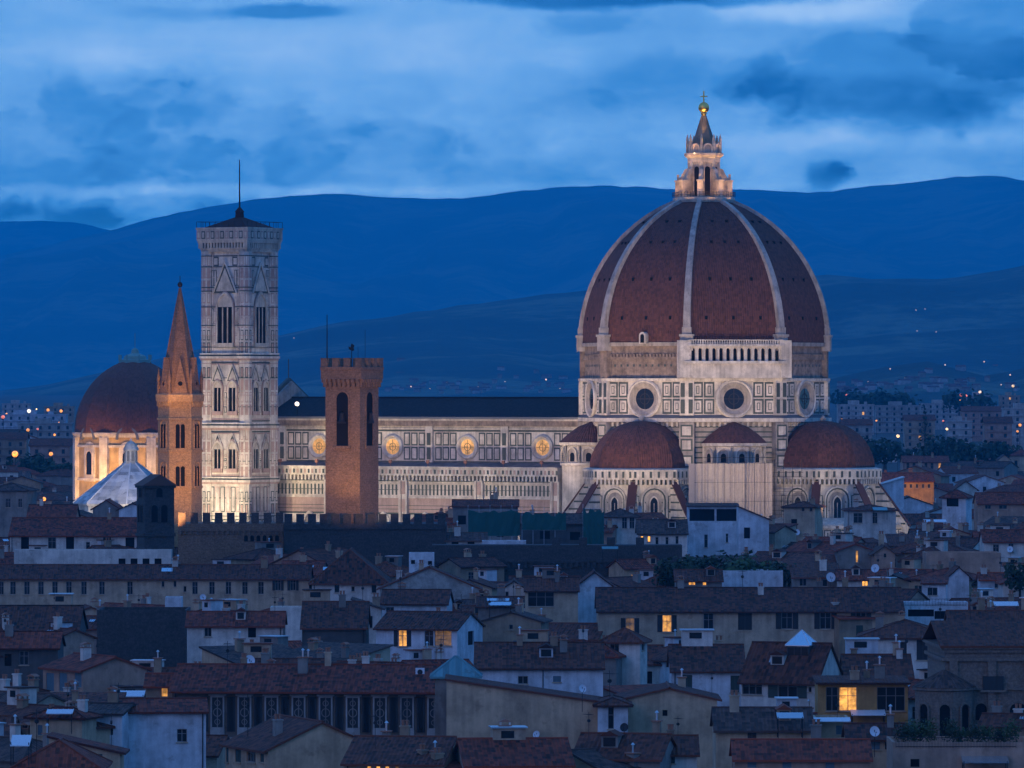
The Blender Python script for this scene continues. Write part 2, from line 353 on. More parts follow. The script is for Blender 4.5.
# ================================================================ ground, hills, haze
from mathutils.bvhtree import BVHTree
HILLS = []
def make_setting():
    m, t = base('ground earth')
    co = t.n('ShaderNodeTexCoord').outputs['Object']
    n = t.noise(co, .02, 8, .6)
    fin(t, t.n('ShaderNodeBsdfPrincipled', {'Base Color': t.ramp(n, [(.3, (.030, .036, .024)), (.55, (.05, .05, .045)), (.7, (.085, .075, .065))]), 'Roughness': .95}))
    prof = [(-150, 0), (300, 0), (1550, 0), (2000, 10), (3000, 20.5), (4500, 26.5), (6000, 31), (10000, 40), (40500, 44)]
    g = MB(); rows = []
    for y, z in prof: rows.append([(x, y, z) for x in (-9800, -3000, -1200, 0, 1200, 3000, 9800)])
    g.loft(rows, 0, None, False, False)
    o = g.build('ground', ['ground earth']); o['kind'] = 'structure'
    m, t = base('wooded hill')
    co = t.n('ShaderNodeTexCoord').outputs['Object']
    n = t.noise(co, .0016, 10, .64); n2 = t.noise(co, .018, 6, .7)
    f = t.m('ADD', t.m('MULTIPLY', n, .7), t.m('MULTIPLY', n2, .3))
    fin(t, t.n('ShaderNodeBsdfPrincipled', {'Base Color': t.ramp(f, [(.40, (.020, .032, .018)), (.50, (.04, .055, .03)), (.58, (.15, .17, .09)), (.66, (.05, .06, .035))]), 'Roughness': .95,
        'Normal': t.n('ShaderNodeBump', {'Strength': .8, 'Distance': 40.0, 'Height': n2}).outputs[0]}))
    def hill(pts, Yc, y0, y1, seed, rough, name='hill'):
        xs = np.arange(-6600, 6601, 36.0 if Yc < 8000 else 48.0 if Yc < 14000 else 66.0)
        px = np.array([p[0] for p in pts], float); py = np.array([p[1] for p in pts], float)
        def crest(x):
            q = 512 + x / Yc * F
            if q < px[0]: y = py[0] + min((px[0] - q) * .10, 90)
            elif q > px[-1]: y = py[-1] + min((q - px[-1]) * .08, 80)
            else: y = np.interp(q, px, py)
            return zat(y, Yc)
        ts = [(y0, 0), (y0 + (Yc - y0) * .25, .16), (y0 + (Yc - y0) * .5, .42), (y0 + (Yc - y0) * .7, .66), (y0 + (Yc - y0) * .85, .85), (y0 + (Yc - y0) * .95, .965), (Yc, 1.0), (Yc + (y1 - Yc) * .2, .9), (Yc + (y1 - Yc) * .6, .4), (y1, 0)]
        rows = []
        for y, k in ts:
            r = []
            for x in xs:
                c = max(crest(x), 20)
                nz = noise.fractal(Vector((x * .0008, y * .0008, seed)), 1.0, 2.1, 6) * c * .34 * k * (1 - k) * 4
                if k == 1.0: nz = noise.fractal(Vector((x * .012, seed, 3.1)), .9, 2.0, 5) * rough
                r.append((x, y, c * k + nz))
            rows.append(r)
        mb = MB(); mb.loft(rows, 0, None, False, False); HILLS.append(BVHTree.FromPolygons([tuple(p) for p in mb.v], mb.f))
        o = mb.build(name, ['wooded hill'], None, True); o['kind'] = 'structure'
    hill([(-40, 222), (40, 221), (75, 222), (105, 229), (140, 238), (300, 262), (500, 330), (1060, 330)], 38500, 34800, 40300, 9.0, 7)
    hill([(-20, 262), (0, 257), (50, 245), (100, 233), (150, 219), (200, 208), (250, 200), (290, 196), (340, 197), (400, 199), (470, 198), (520, 191), (560, 187), (600, 186), (640, 187), (680, 190), (730, 188),
          (760, 190), (800, 193), (830, 191), (870, 186), (920, 181), (960, 177), (995, 176), (1024, 180), (1050, 186)], 32000, 19500, 34000, 2.0, 9)
    hill([(-40, 396), (60, 384), (200, 350), (285, 335), (340, 322), (400, 315), (450, 308), (520, 298), (560, 292), (600, 290), (700, 284), (800, 277), (830, 275), (880, 278), (930, 280), (980, 274), (1024, 265), (1060, 258)], 13200, 8500, 16500, 5.0, 7)
    hill([(500, 420), (700, 402), (800, 388), (838, 378), (870, 369), (900, 363), (930, 364), (960, 371), (985, 374), (1024, 364), (1060, 360)], 7600, 6300, 8400, 7.0, 6)
    h = bpy.data.materials.new('haze air'); h.use_nodes = True; t = NT(h.node_tree)
    v = t.n('ShaderNodeVolumePrincipled', {'Color': (.0, .60, 1.0), 'Density': 5.0e-5, 'Anisotropy': 0.0})
    t.n('ShaderNodeOutputMaterial', {'Volume': v.outputs[0]})
    b = MB(); b.box(-9900, 9900, -200, 41000, -1, 1290)
    o = b.build('haze', [h]); o['kind'] = 'stuff'
make_setting()

# ================================================================ cathedral
def cathedral():
    C = thing('cathedral', 'floodlit marble cathedral with a vast red tiled dome and white ribs', 'cathedral', CATH, CA)
    RD = 27.0; AP = RD * math.cos(math.pi / 8); r0 = math.pi / 8
    mats = G('marble white', 'marble green', 'marble pink', 'marble shade', 'bare masonry', 'lead roof')
    Wh, Gr, Pk, Sh, Ba, Le = range(6)
    faces = [k * math.pi / 4 for k in range(8)]
    def panel(mb, T, u0, u1, v0, v1, gap=.38, n=.0, inner=True):
        mb.box(u0, u1, n, n + .05, v0, v1, Gr, T); mb.box(u0 + gap, u1 - gap, n, n + .10, v0 + gap, v1 - gap, Wh, T)
        if inner and u1 - u0 > 1.5:
            g = gap + .42
            mb.box(u0 + g, u1 - g, n, n + .12, v0 + g, v1 - g, Gr, T); mb.box(u0 + g + .16, u1 - g - .16, n, n + .15, v0 + g + .16, v1 - g - .16, Wh, T)
    # ---- octagon below the dome
    d = MB()
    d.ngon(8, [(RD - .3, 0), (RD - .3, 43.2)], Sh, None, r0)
    d.ngon(8, [(RD + .9, 43.2), (RD + .9, 44.0)], Wh, None, r0); d.ngon(8, [(RD + .85, 44.0), (RD, 44.7)], Le, None, r0)
    d.ngon(8, [(RD, 44.5), (RD, 51.9)], Wh, None, r0); d.ngon(8, [(RD + .6, 51.9), (RD + .7, 52.5)], Wh, None, r0)
    d.ngon(8, [(RD - .5, 52.5), (RD - .5, 60.0)], Ba, None, r0); d.ngon(8, [(RD - .1, 56.5), (RD - .1, 57.1)], Ba, None, r0)
    d.ngon(8, [(RD + .2, 59.4), (RD + .3, 60.2)], Sh, None, r0)
    for k in range(8):
        a = r0 + k * math.pi / 4; ca, sa = math.cos(a), math.sin(a)
        T = FR(a, RD * .985)
        d.box(-1.6, 1.6, -1.5, .9, 0, 43.1, Sh, T); d.box(-1.5, 1.5, -1.5, .7, 44.6, 51.9, Wh, T)
        for s in (-1, 1):
            for v in (45.0, 48.5): d.box(s * .85 - .45, s * .85 + .45, .7, .76, v, v + 3.0, Gr, T)
        for v in (30, 33.5, 37, 40):
            d.box(-1.3, 1.3, .9, .95, v, v + 2.6, Gr, T); d.box(-.95, .95, .9, 1.0, v + .35, v + 2.25, Wh, T)
        d.box(-1.2, 1.2, -1.5, .5, 52.5, 59.4, Ba, T)
    for a in faces:
        T = FR(a, AP); hw = RD * math.sin(math.pi / 8) - 1.7
        for row in ((44.9, 48.1), (48.4, 51.7)):
            for s in (-1, 1):
                u = 4.3
                for wdt in (2.3, 2.3):
                    panel(d, T, s * u if s > 0 else -u - wdt, s * u + wdt if s > 0 else -u, row[0], row[1]); u += wdt + .22
        T2 = FR(a, AP - .3)
        for j in range(11):                     # banding on the shaded lower storey
            v = 31 + j * 1.1; d.box(-hw, hw, 0, .06, v, v + .32, Gr, T2)
        for j in range(14): u = -hw + .6 + j * (2 * hw - 1.2) / 13; d.box(u - .25, u + .25, 0, .5, 42.2, 43.1, Wh, T2)
        if abs(a - 7 * math.pi / 4) > .1:        # putlog holes in the bare brick band
            T3 = FR(a, AP - .47)
            for j in range(13): u = -9.3 + j * 1.55; d.box(u - .22, u + .22, -.2, .06, 55.0, 55.5, 1, T3)
            for j in range(24): u = -9.4 + j * .82; d.box(u - .2, u + .2, 0, .45, 57.1, 57.7, Ba, T3)
    dr = d.build('drum', mats, C)
    for k, a in enumerate(faces):                # eight round windows
        T = FR(a, AP); m = MB()
        m.ring(0, 48.1, [(4.2, 0), (4.2, .5), (3.9, .75), (3.6, .6)], 0, T); m.ring(0, 48.1, [(3.6, .6), (3.35, .62), (2.5, .12), (2.35, .12), (2.25, .1)], 3, T)
        m.disk(0, 48.1, 2.4, .10, 1, T); m.box(-.10, .10, .1, .16, 45.9, 50.3, 2, T); m.box(-2.2, 2.2, .1, .16, 48.0, 48.2, 2, T)
        m.ring(0, 48.1, [(1.2, .1), (1.2, .15), (1.05, .15), (1.05, .1)], 2, T)
        m.build('oculus_window', G('marble white', 'window glass', 'iron', 'marble shade'), dr)
    # ---- finished gallery on one side only
    a = 7 * math.pi / 4; T = FR(a, AP); g = MB()
    g.box(-10.9, 10.9, -.3, 1.3, 52.52, 55.6, 0, T); g.box(-11.2, 11.2, -.3, 1.8, 55.6, 56.2, 0, T)
    for s in (-1, 1): g.box(s * 11.2 - 1.2, s * 11.2 + 1.2, -.5, 1.5, 52.6, 60.6, 0, T)
    g.box(-10, 10, -.3, .55, 56.2, 59.3, 1, T)
    n = 13
    for i in range(n + 1): u = -10 + i * 20 / n; g.box(u - .34, u + .34, -.2, 1.25, 56.2, 59.3, 0, T)
    for i in range(n):
        u = -10 + (i + .5) * 20 / n
        pts = [(u - .45, 59.3), (u - .45, 58.4)] + [(u + .43 * math.cos(t_), 58.4 + .55 * math.sin(t_)) for t_ in [math.pi - j * math.pi / 6 for j in range(7)]] + [(u + .45, 58.4), (u + .45, 59.3)]
        g.ext(pts, .3, 1.2, 0, T)
    g.box(-10.6, 10.6, -.3, 1.7, 59.3, 59.75, 0, T); g.box(-10.6, 10.6, 1.35, 1.6, 60.55, 60.75, 0, T)
    for i in range(40): u = -10.4 + i * 20.8 / 39; g.box(u - .12, u + .12, 1.4, 1.55, 59.75, 60.55, 0, T)
    g.build('gallery', G('marble white', 'dark opening'), C)
    # ---- the great dome
    rr, cx = 32.9, -5.9; Z0 = 60.2
    prof = []
    for i in range(19):
        h = 30.9 * i / 18; prof.append((cx + math.sqrt(rr * rr - h * h), Z0 + h))
    s = MB(); s.ngon(8, prof, 0, None, r0, uvw=True)
    ca8 = math.cos(math.pi / 8)
    for a in faces:
        for h, us in ((5.2, (-6, 0, 6)), (13.5, (-4.6, 0, 4.6)), (21.5, (-3, 0, 3)), (26, (-1.6, 1.6))):
            rad = (cx + math.sqrt(rr * rr - h * h)) * ca8; T = FR(a, rad)
            for u in us: s.box(u - .28, u + .28, -1.0, .12, Z0 + h - .35, Z0 + h + .4, 1, T)
    T = FR(faces[6], (cx + math.sqrt(rr * rr - 4)) * ca8)
    sh = s.build('dome', G('dome tile', 'dark opening'), C)
    m = MB(); T = FR(faces[6], 25.4); m.arch(-.8, .8, 59.9, 61.6, -1.5, .8, 0, T); m.arch(-.45, .45, 60.1, 61.5, .78, .84, 1, T); m.build('dormer', G('marble white', 'dark opening'), sh)
    for k in range(8):
        a = r0 + k * math.pi / 4; m = MB(); rings = []
        for i, (r, z) in enumerate(prof):
            w = .82 - .32 * i / 18; nrm = Vector((r - cx, z - Z0)).normalized()
            o = .62; T = FR(a, 0)
            rings.append([T @ Vector((-w, r - .9, z)), T @ Vector((-w, r + nrm.x * o, z + nrm.y * o)), T @ Vector((w, r + nrm.x * o, z + nrm.y * o)), T @ Vector((w, r - .9, z))])
        m.loft(rings, 0)
        T = FR(a, RD - .2); m.box(-1.35, 1.35, -1.2, 1.0, 58.4, 61.4, 0, T); m.box(-1.55, 1.55, -1.2, 1.2, 61.4, 61.9, 0, T); m.box(-1.0, 1.0, -1.0, .8, 61.9, 63.4, 0, T)
        m.build('rib', G('marble rib'), sh)
    # ---- lantern
    L = MB()
    L.ngon(8, [(6.6, 90.7), (6.8, 91.2), (6.8, 91.7), (6.3, 91.89)], 0, None, r0)
    L.ngon(8, [(3.2, 91.8), (3.2, 100.62)], 0, None, r0)
    L.ngon(8, [(3.5, 99.36), (3.6, 99.72), (3.6, 100.35), (4.3, 100.89), (4.35, 101.43), (3.6, 101.52)], 0, None, r0)
    for k in range(8):
        a = r0 + k * math.pi / 4; T = FR(a, 3.15)
        L.box(-.42, .42, -.4, .35, 91.89, 99.54, 0, T)
        L.box(-.5, .5, -.4, .5, 97.02, 97.56, 0, T)
    ln = L.build('lantern', G('marble cream'), C)
    for k in range(8):
        a = k * math.pi / 4; T = FR(a, 3.2 * math.cos(math.pi / 8)); m = MB()
        m.arch(-.62, .62, 92.16, 97.92, -.1, .06, 1, T); m.archring(-.62, .62, 92.16, 97.92, .16, .02, .16, 0, T); m.build('arched_window', G('marble cream', 'dark opening'), ln)
        a = r0 + k * math.pi / 4; T = FR(a, 0); m = MB()
        prof2 = [(3.3, 91.89), (6.0, 91.89), (5.6, 95.22), (5.6, 95.76), (5.3, 96.03), (4.7, 96.84), (4.2, 97.92), (3.3, 98.28)]
        m.loft([[(-.42, r, z) for r, z in prof2], [(.42, r, z) for r, z in prof2]], 0, T)
        m.box(-.6, .6, 5.1, 6.2, 91.89, 95.22, 0, T); m.box(-.75, .75, 4.95, 6.35, 95.22, 95.58, 0, T); m.box(-.25, .25, 5.4, 5.9, 95.58, 96.84, 0, T)
        m.build('buttress', G('marble cream'), ln)
    m = MB(); m.ngon(8, [(3.3, 101.43), (3.3, 102.81)], 1, None, r0)
    for k in range(8):
        a = r0 + k * math.pi / 4; m.box(-.25, .25, -.3, .3, 101.52, 104.08, 0, FR(a, 3.6)); m.ngon(6, [(.32, 104.08), (.36, 104.54), (.06, 105.57)], 0, Matrix.Translation((3.6 * math.cos(a), 3.6 * math.sin(a), 0)))
        T = FR(k * math.pi / 4, 3.3); m.archring(-.75, .75, 101.52, 102.47, .32, -.3, .35, 0, T); m.arch(-.75, .75, 101.52, 102.47, -.2, .1, 1, T)
    m.build('crown', G('marble cream', 'marble shade'), ln)
    m = MB(); m.ngon(8, [(2.75, 102.24), (2.3, 104.31), (.42, 109.60), (.5, 109.83)], 0, None, r0)
    for k in range(8):
        a = r0 + k * math.pi / 4; m.tube((2.75 * math.cos(a), 2.75 * math.sin(a), 102.35), (.42 * math.cos(a), .42 * math.sin(a), 109.60), .16, 0, 5)
    m.build('cone', G('plaster tan'), ln)
    m = MB(); m.ngon(16, [(.5, 109.71), (.7, 110.2), (.5, 110.4)] + [(1.2 * math.cos(t_), 111.4 + 1.2 * math.sin(t_)) for t_ in [-1.2 + .2 * i for i in range(14)]], 0); m.build('ball', G('gold'), ln, True)
    m = MB(); m.box(-.11, .11, -.11, .11, 112.5, 115.0, 0); m.box(-.75, .75, -.1, .1, 113.7, 113.95, 0, Matrix.Rotation(-CA, 4, 'Z')); m.build('cross', G('gold'), ln)
    m = MB()
    for k in range(8):
        p = [Vector((6.9 * math.cos(r0 + (k + j) * math.pi / 4), 6.9 * math.sin(r0 + (k + j) * math.pi / 4), 0)) for j in (0, 1)]
        for z in (92.34, 92.88): m.tube(p[0] + Vector((0, 0, z)), p[1] + Vector((0, 0, z)), .05, 0, 4)
        for j in range(7): q = p[0].lerp(p[1], j / 7); m.tube(q + Vector((0, 0, 91.89)), q + Vector((0, 0, 93)), .05, 0, 4)
    m.build('railing', G('iron'), ln)
    # ---- three tribunes with half domes, four small exedrae between
    def half(n, prof, c, a, mb, mi, uvw=False):
        mb.ngon(n, prof, mi, None, a + math.pi / 8, c, uvw)
    for a, seen in ((0, 1), (-math.pi / 2, 1), (math.pi / 2, 0)):
        dc = 29.6 if a == 0 else 26.6; c = (dc * math.cos(a), dc * math.sin(a)); t = MB(); RT = 11.7; AT = RT * math.cos(math.pi / 8)
        half(8, [(RT, 0), (RT, 30.6)], c, a, t, Wh); half(8, [(RT + .2, 29.9), (RT + .3, 30.3)], c, a, t, Gr)
        half(8, [(RT + .9, 31.0), (RT + 1.0, 33.1), (RT - .3, 33.4)], c, a, t, Wh)
        half(8, [(17.2, 0), (17.2, 21.4), (11, 23.0)], c, a, t, Wh)
        for k in range(-2, 3):
            b = a + k * math.pi / 4; T = FR(b, AT, c); hw = RT * math.sin(math.pi / 8)
            for i in range(9): u = -hw + .5 + i * (2 * hw - 1) / 8; t.box(u - .2, u + .2, 0, .85, 29.9, 31.0, Wh, T); 
            for i in range(8): u = -hw + .5 + (i + .5) * (2 * hw - 1) / 8; t.box(u - .3, u + .3, 0, .04, 29.95, 30.9, Gr, T)
            Tg = FR(b, (RT + .97) * math.cos(math.pi / 8), c)
            for i in range(6): u = -hw + .2 + i * (2 * hw - .4) / 5; t.box(u - .25, u + .25, 0, .06, 31.4, 32.7, Gr, Tg)
            for j in range(3): t.archring(-2.6 + j * .32, 2.6 - j * .32, 20, 26.6, .32, 0, .55 - .14 * j, Wh if j != 1 else Gr, T)
            for s in (-1, 1):
                for v in (21.2, 24.6): panel(t, T, s * 3.65 - .5, s * 3.65 + .5, v, v + 3.0, .2)
            for v in (20.6, 22.4, 24.2, 26): t.box(-hw, hw, 0, .03, v, v + .28, Gr, T)
            T2 = FR(b, 17.2 * math.cos(math.pi / 8), c); hw2 = 17.2 * math.sin(math.pi / 8)
            for i in range(8):
                u = -hw2 + .4 + i * (2 * hw2 - .8) / 7
                if i < 7: panel(t, T2, u + .12, u + (2 * hw2 - .8) / 7 - .12, 14, 20.3, .2)
            t.box(-hw2, hw2, 0, .35, 20.6, 21.2, Wh, T2)
        tb = t.build('tribune', mats, C)
        m = MB(); dp = [((RT - .5) * math.cos(q), 33.1 + 10.3 * math.sin(q)) for q in [i * math.pi / 2 / 10 for i in range(11)]]
        half(8, [(RT - .2, 33.0)] + dp, c, a, m, 0, True); m.ngon(8, [(.6, 43.2), (.7, 43.9), (.1, 44.6)], 1, None, 0, c); m.build('tribune_dome', G('dimmed dome tile', 'marble shade'), tb)
        for k in range(-2, 3):
            b = a + k * math.pi / 4; T = FR(b, AT, c); m = MB()
            m.arch(-1.7, 1.7, 20.3, 26.6, 0, .12, 2, T); m.arch(-.8, .8, 21.0, 26.0, .1, .2, 1, T, .7); m.archring(-.8, .8, 21.0, 26.0, .22, .1, .34, 0, T, .7)
            m.box(-.06, .06, .2, .26, 20.5, 26, 0, T); m.build('arched_window', G('marble white', 'window glass', 'marble shade'), tb)
        for k in (-1.5, -.5, .5, 1.5):
            b = a + k * math.pi / 4; T = FR(b, 0, c); m = MB()
            pr = [(RT - .5, 18), (18.6, 18), (18.6, 20.6), (RT + .3, 30.0), (RT - .5, 30.0)]
            m.loft([[(-.75, r, z) for r, z in pr], [(.75, r, z) for r, z in pr]], 0, T)
            p3 = [(18.9, 20.7), (18.9, 21.0), (RT + .2, 30.5), (RT + .2, 30.05)]
            m.loft([[(-.95, r, z) for r, z in p3], [(.95, r, z) for r, z in p3]], 1, T)
            for v in (21.2, 22.8, 24.4, 26.0, 27.6, 29.0): rq = 18.6 + (RT + .3 - 18.6) * (v + .35 - 20.6) / 9.4; m.box(-.79, .79, RT - .4, rq - .1, v, v + .35, 2, T)
            m.build('buttress', G('marble white', 'dimmed dome tile', 'marble green'), tb)
    for a in (-math.pi / 4, -3 * math.pi / 4, math.pi / 4, 3 * math.pi / 4):
        c = (AP * math.cos(a), AP * math.sin(a)); e = MB(); n = 14; A0, A1 = a - math.pi / 2, a + math.pi / 2
        e.ngon(n, [(6.6, 0), (6.6, 33.6), (7.0, 33.7), (7.0, 34.3), (6.5, 34.4), (6.5, 37.9), (7.1, 38.1), (7.2, 38.7), (6.3, 38.8)], 0, None, 0, c, False, False, A0, A1)
        for k in range(5):
            b = a + (k - 2) * math.pi / 5.2; T = FR(b, 6.42, c)
            e.arch(-1.15, 1.15, 34.5, 36.3, -.2, .12, 1, T); e.archring(-1.15, 1.15, 34.5, 36.3, .25, 0, .35, 0, T); e.arch(-.6, .6, 34.6, 35.9, 0, .16, 2, T)
            for s in (-1, 1): e.tube(FR(b + s * math.pi / 10.4, 6.75, c) @ Vector((0, 0, 34.4)), FR(b + s * math.pi / 10.4, 6.75, c) @ Vector((0, 0, 38.0)), .26, 0, 7)
        eo = e.build('exedra', G('marble white', 'marble shade', 'dark opening'), C)
        m = MB(); m.ngon(n, [(7.2, 38.7), (5.4, 40.4), (3.2, 42.0), (.3, 43.2)], 0, None, 0, c, True, False, A0, A1); m.build('roof', G('dimmed dome tile'), eo)
    # ---- nave: clerestory, aisle, roof, end gable
    x0, x1, yc, ya = -108.0, -24.0, -10.2, -20.5
    nv = MB()
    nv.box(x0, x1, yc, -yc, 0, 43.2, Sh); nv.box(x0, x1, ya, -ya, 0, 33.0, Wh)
    nv.box(x0, x1, yc - .9, -yc + .9, 43.2, 43.9, Wh); nv.box(x0, x1, yc - .75, yc - .1, 42.0, 43.2, Ba)
    Tc = Matrix(((1, 0, 0, 0), (0, -1, 0, yc), (0, 0, 1, 0), (0, 0, 0, 1))); Ta = Matrix(((1, 0, 0, 0), (0, -1, 0, ya), (0, 0, 1, 0), (0, 0, 0, 1)))
    nv.box(x0, x1, 0, .04, 34.0, 42.0, Wh, Tc); nv.box(x0, x1, .04, .12, 33.9, 34.3, Gr, Tc); nv.box(x0, x1, .04, .3, 41.3, 41.6, Wh, Tc); nv.box(x0, x1, .04, .10, 40.8, 41.2, Gr, Tc)
    oc = [-34.8, -54.3, -74.0, -93.7]
    for b in oc:
        for row in ((34.5, 37.4), (37.7, 40.6)):
            for k in range(3):
                for s in (-1, 1):
                    u = 2.9 + k * 1.95; w = 1.7
                    panel(nv, Tc, *((b + u, b + u + w) if s > 0 else (b - u - w, b - u)), row[0], row[1], .32, .04, False)
    for b in [o_ + 9.8 for o_ in oc] + [oc[-1] - 9.8]:
        nv.box(b - .95, b + .95, 0, .55, 34, 42.6, Wh, Tc)
        for v in (34.6, 37.8): nv.box(b - .5, b + .5, .55, .6, v, v + 2.7, Gr, Tc)
        nv.box(b - 1.1, b + 1.1, 0, .9, 0, 30.2, Wh, Ta)
        for v in (23.2, 27.1): nv.box(b - .7, b + .7, .9, .95, v, v + 2.8, Pk, Ta)
    # aisle dressing
    nv.box(x0, x1, 0, 1.2, 31.2, 32.9, Wh, Ta); nv.box(x0, x1, 0, 1.35, 32.9, 33.2, Wh, Ta)
    nv.box(x0, x1, 0, .05, 29.9, 31.2, Gr, Ta); nv.box(x0, x1, 0, .35, 29.5, 29.9, Wh, Ta); nv.box(x0, x1, 0, .08, 26.6, 29.4, Wh, Ta); nv.box(x0, x1, 0, .3, 26.2, 26.6, Wh, Ta)
    i = 0; x = x0 + .5
    while x < x1:
        nv.box(x - .22, x + .22, 0, 1.1, 30.1, 31.2, Wh, Ta)
        nv.box(x - .25, x + .25, 1.2, 1.25, 31.6, 32.5, Gr if i % 2 else Pk, Ta)
        nv.box(x - .2, x + .2, .08, .14, 26.9, 29.2, Gr, Ta); x += .98; i += 1
    nv.box(x0, x1, 0, .06, 25.4, 26.2, Pk, Ta); nv.box(x0, x1, 0, .06, 22.6, 23.0, Gr, Ta); nv.box(x0, x1, 0, .07, 23.0, 25.4, Pk, Ta); nv.box(x0, x1, .07, .10, 23.7, 23.82, Gr, Ta); nv.box(x0, x1, .07, .10, 24.5, 24.62, Gr, Ta); nv.box(x0, x1, .0, .10, 28.0, 28.12, Gr, Ta); nv.box(x0, x1, 0, .05, 18, 22.6, Wh, Ta)
    for b in oc:
        for s in (-4.4, 4.4):
            nv.arch(b + s - 1.3, b + s + 1.3, 10, 20.5, 0, .1, Sh, Ta, .8); nv.archring(b + s - 1.3, b + s + 1.3, 10, 20.5, .4, 0, .5, Wh, Ta, .8)
    for k in range(5): nv.box(oc[0] + 9.5 - 19.6 * k - .1, oc[0] + 9.5 - 19.6 * k + .1, .9, 1.1, 18, 33, 3, Ta)
    no = nv.build('nave', mats, C)
    for b in oc:
        m = MB(); m.ring(b, 37.4, [(2.75, .04), (2.75, .5), (2.4, .75), (2.15, .55), (1.85, .15), (1.75, .15)], 0, Tc); m.disk(b, 37.4, 1.9, .14, 1, Tc)
        m.box(b - .03, b + .03, .14, .18, 35.8, 39, 2, Tc); m.box(b - 1.6, b + 1.6, .14, .18, 37.37, 37.43, 2, Tc); m.ring(b, 37.4, [(.85, .14), (.85, .18), (.76, .18), (.76, .14)], 2, Tc)
        m.build('oculus_window', G('marble white', 'lit oculus', 'iron'), no)
    m = MB()
    for sg in (-1, 1):
        p = [(x0, sg * 11.2, 43.9), (x1 - 1, sg * 11.2, 43.9), (x1 - 1, 0, 48.3), (x0, 0, 48.3)]; ln_ = x1 - x0; h = 12
        m.poly(p, 0, None, [(0, 0), (ln_, 0), (ln_, h), (0, h)])
        m.poly([(q[0], q[1], q[2] - .3) for q in p], 0, None, [(0, 0), (ln_, 0), (ln_, h), (0, h)])
    m.box(x0, x1 - 1, -.3, .3, 48.2, 48.5, 0); m.box(x0, x1 - 1, -11.35, -11.15, 43.6, 44.05, 1); m.build('roof', G('nave roof', 'lead'), no)
    m = MB()
    for sg in (-1, 1):
        p = [(x0, sg * 20.3, 32.7), (x1 - 3, sg * 20.3, 32.7), (x1 - 3, sg * 10.3, 34.0), (x0, sg * 10.3, 34.0)]; m.poly(p, 0, None, [(0, 0), (80, 0), (80, 10), (0, 10)])
    m.build('aisle_roof', G('lead roof'), no)
    f = MB(); pts = [(-21.5, 0), (21.5, 0), (21.5, 35), (11.5, 38), (11.5, 45.5), (0, 52), (-11.5, 45.5), (-11.5, 38), (-21.5, 35)]
    f.loft([[(x0 - 2.2, u, v) for u, v in pts], [(x0, u, v) for u, v in pts]], 0); f.tube((x0 - 1, 0, 52), (x0 - 1, 0, 57), .12, 1)
    for sg in (-1, 1): f.tube((x0 - 1, sg * 11.7, 45.8), (x0 - 1, 0, 52.4), .55, 1, 4)
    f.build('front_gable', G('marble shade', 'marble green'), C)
    for k in range(9):
        u = -29 - k * 9.8; m = MB(); m.box(u - .35, u + .35, -20.35, -20.0, 33.9, 34.6, 0); m.box(u - .08, u + .08, -20.25, -20.1, 33.2, 33.9, 0); m.build('lamp_housing', G('terracotta'), no)
    return C
cathedral()

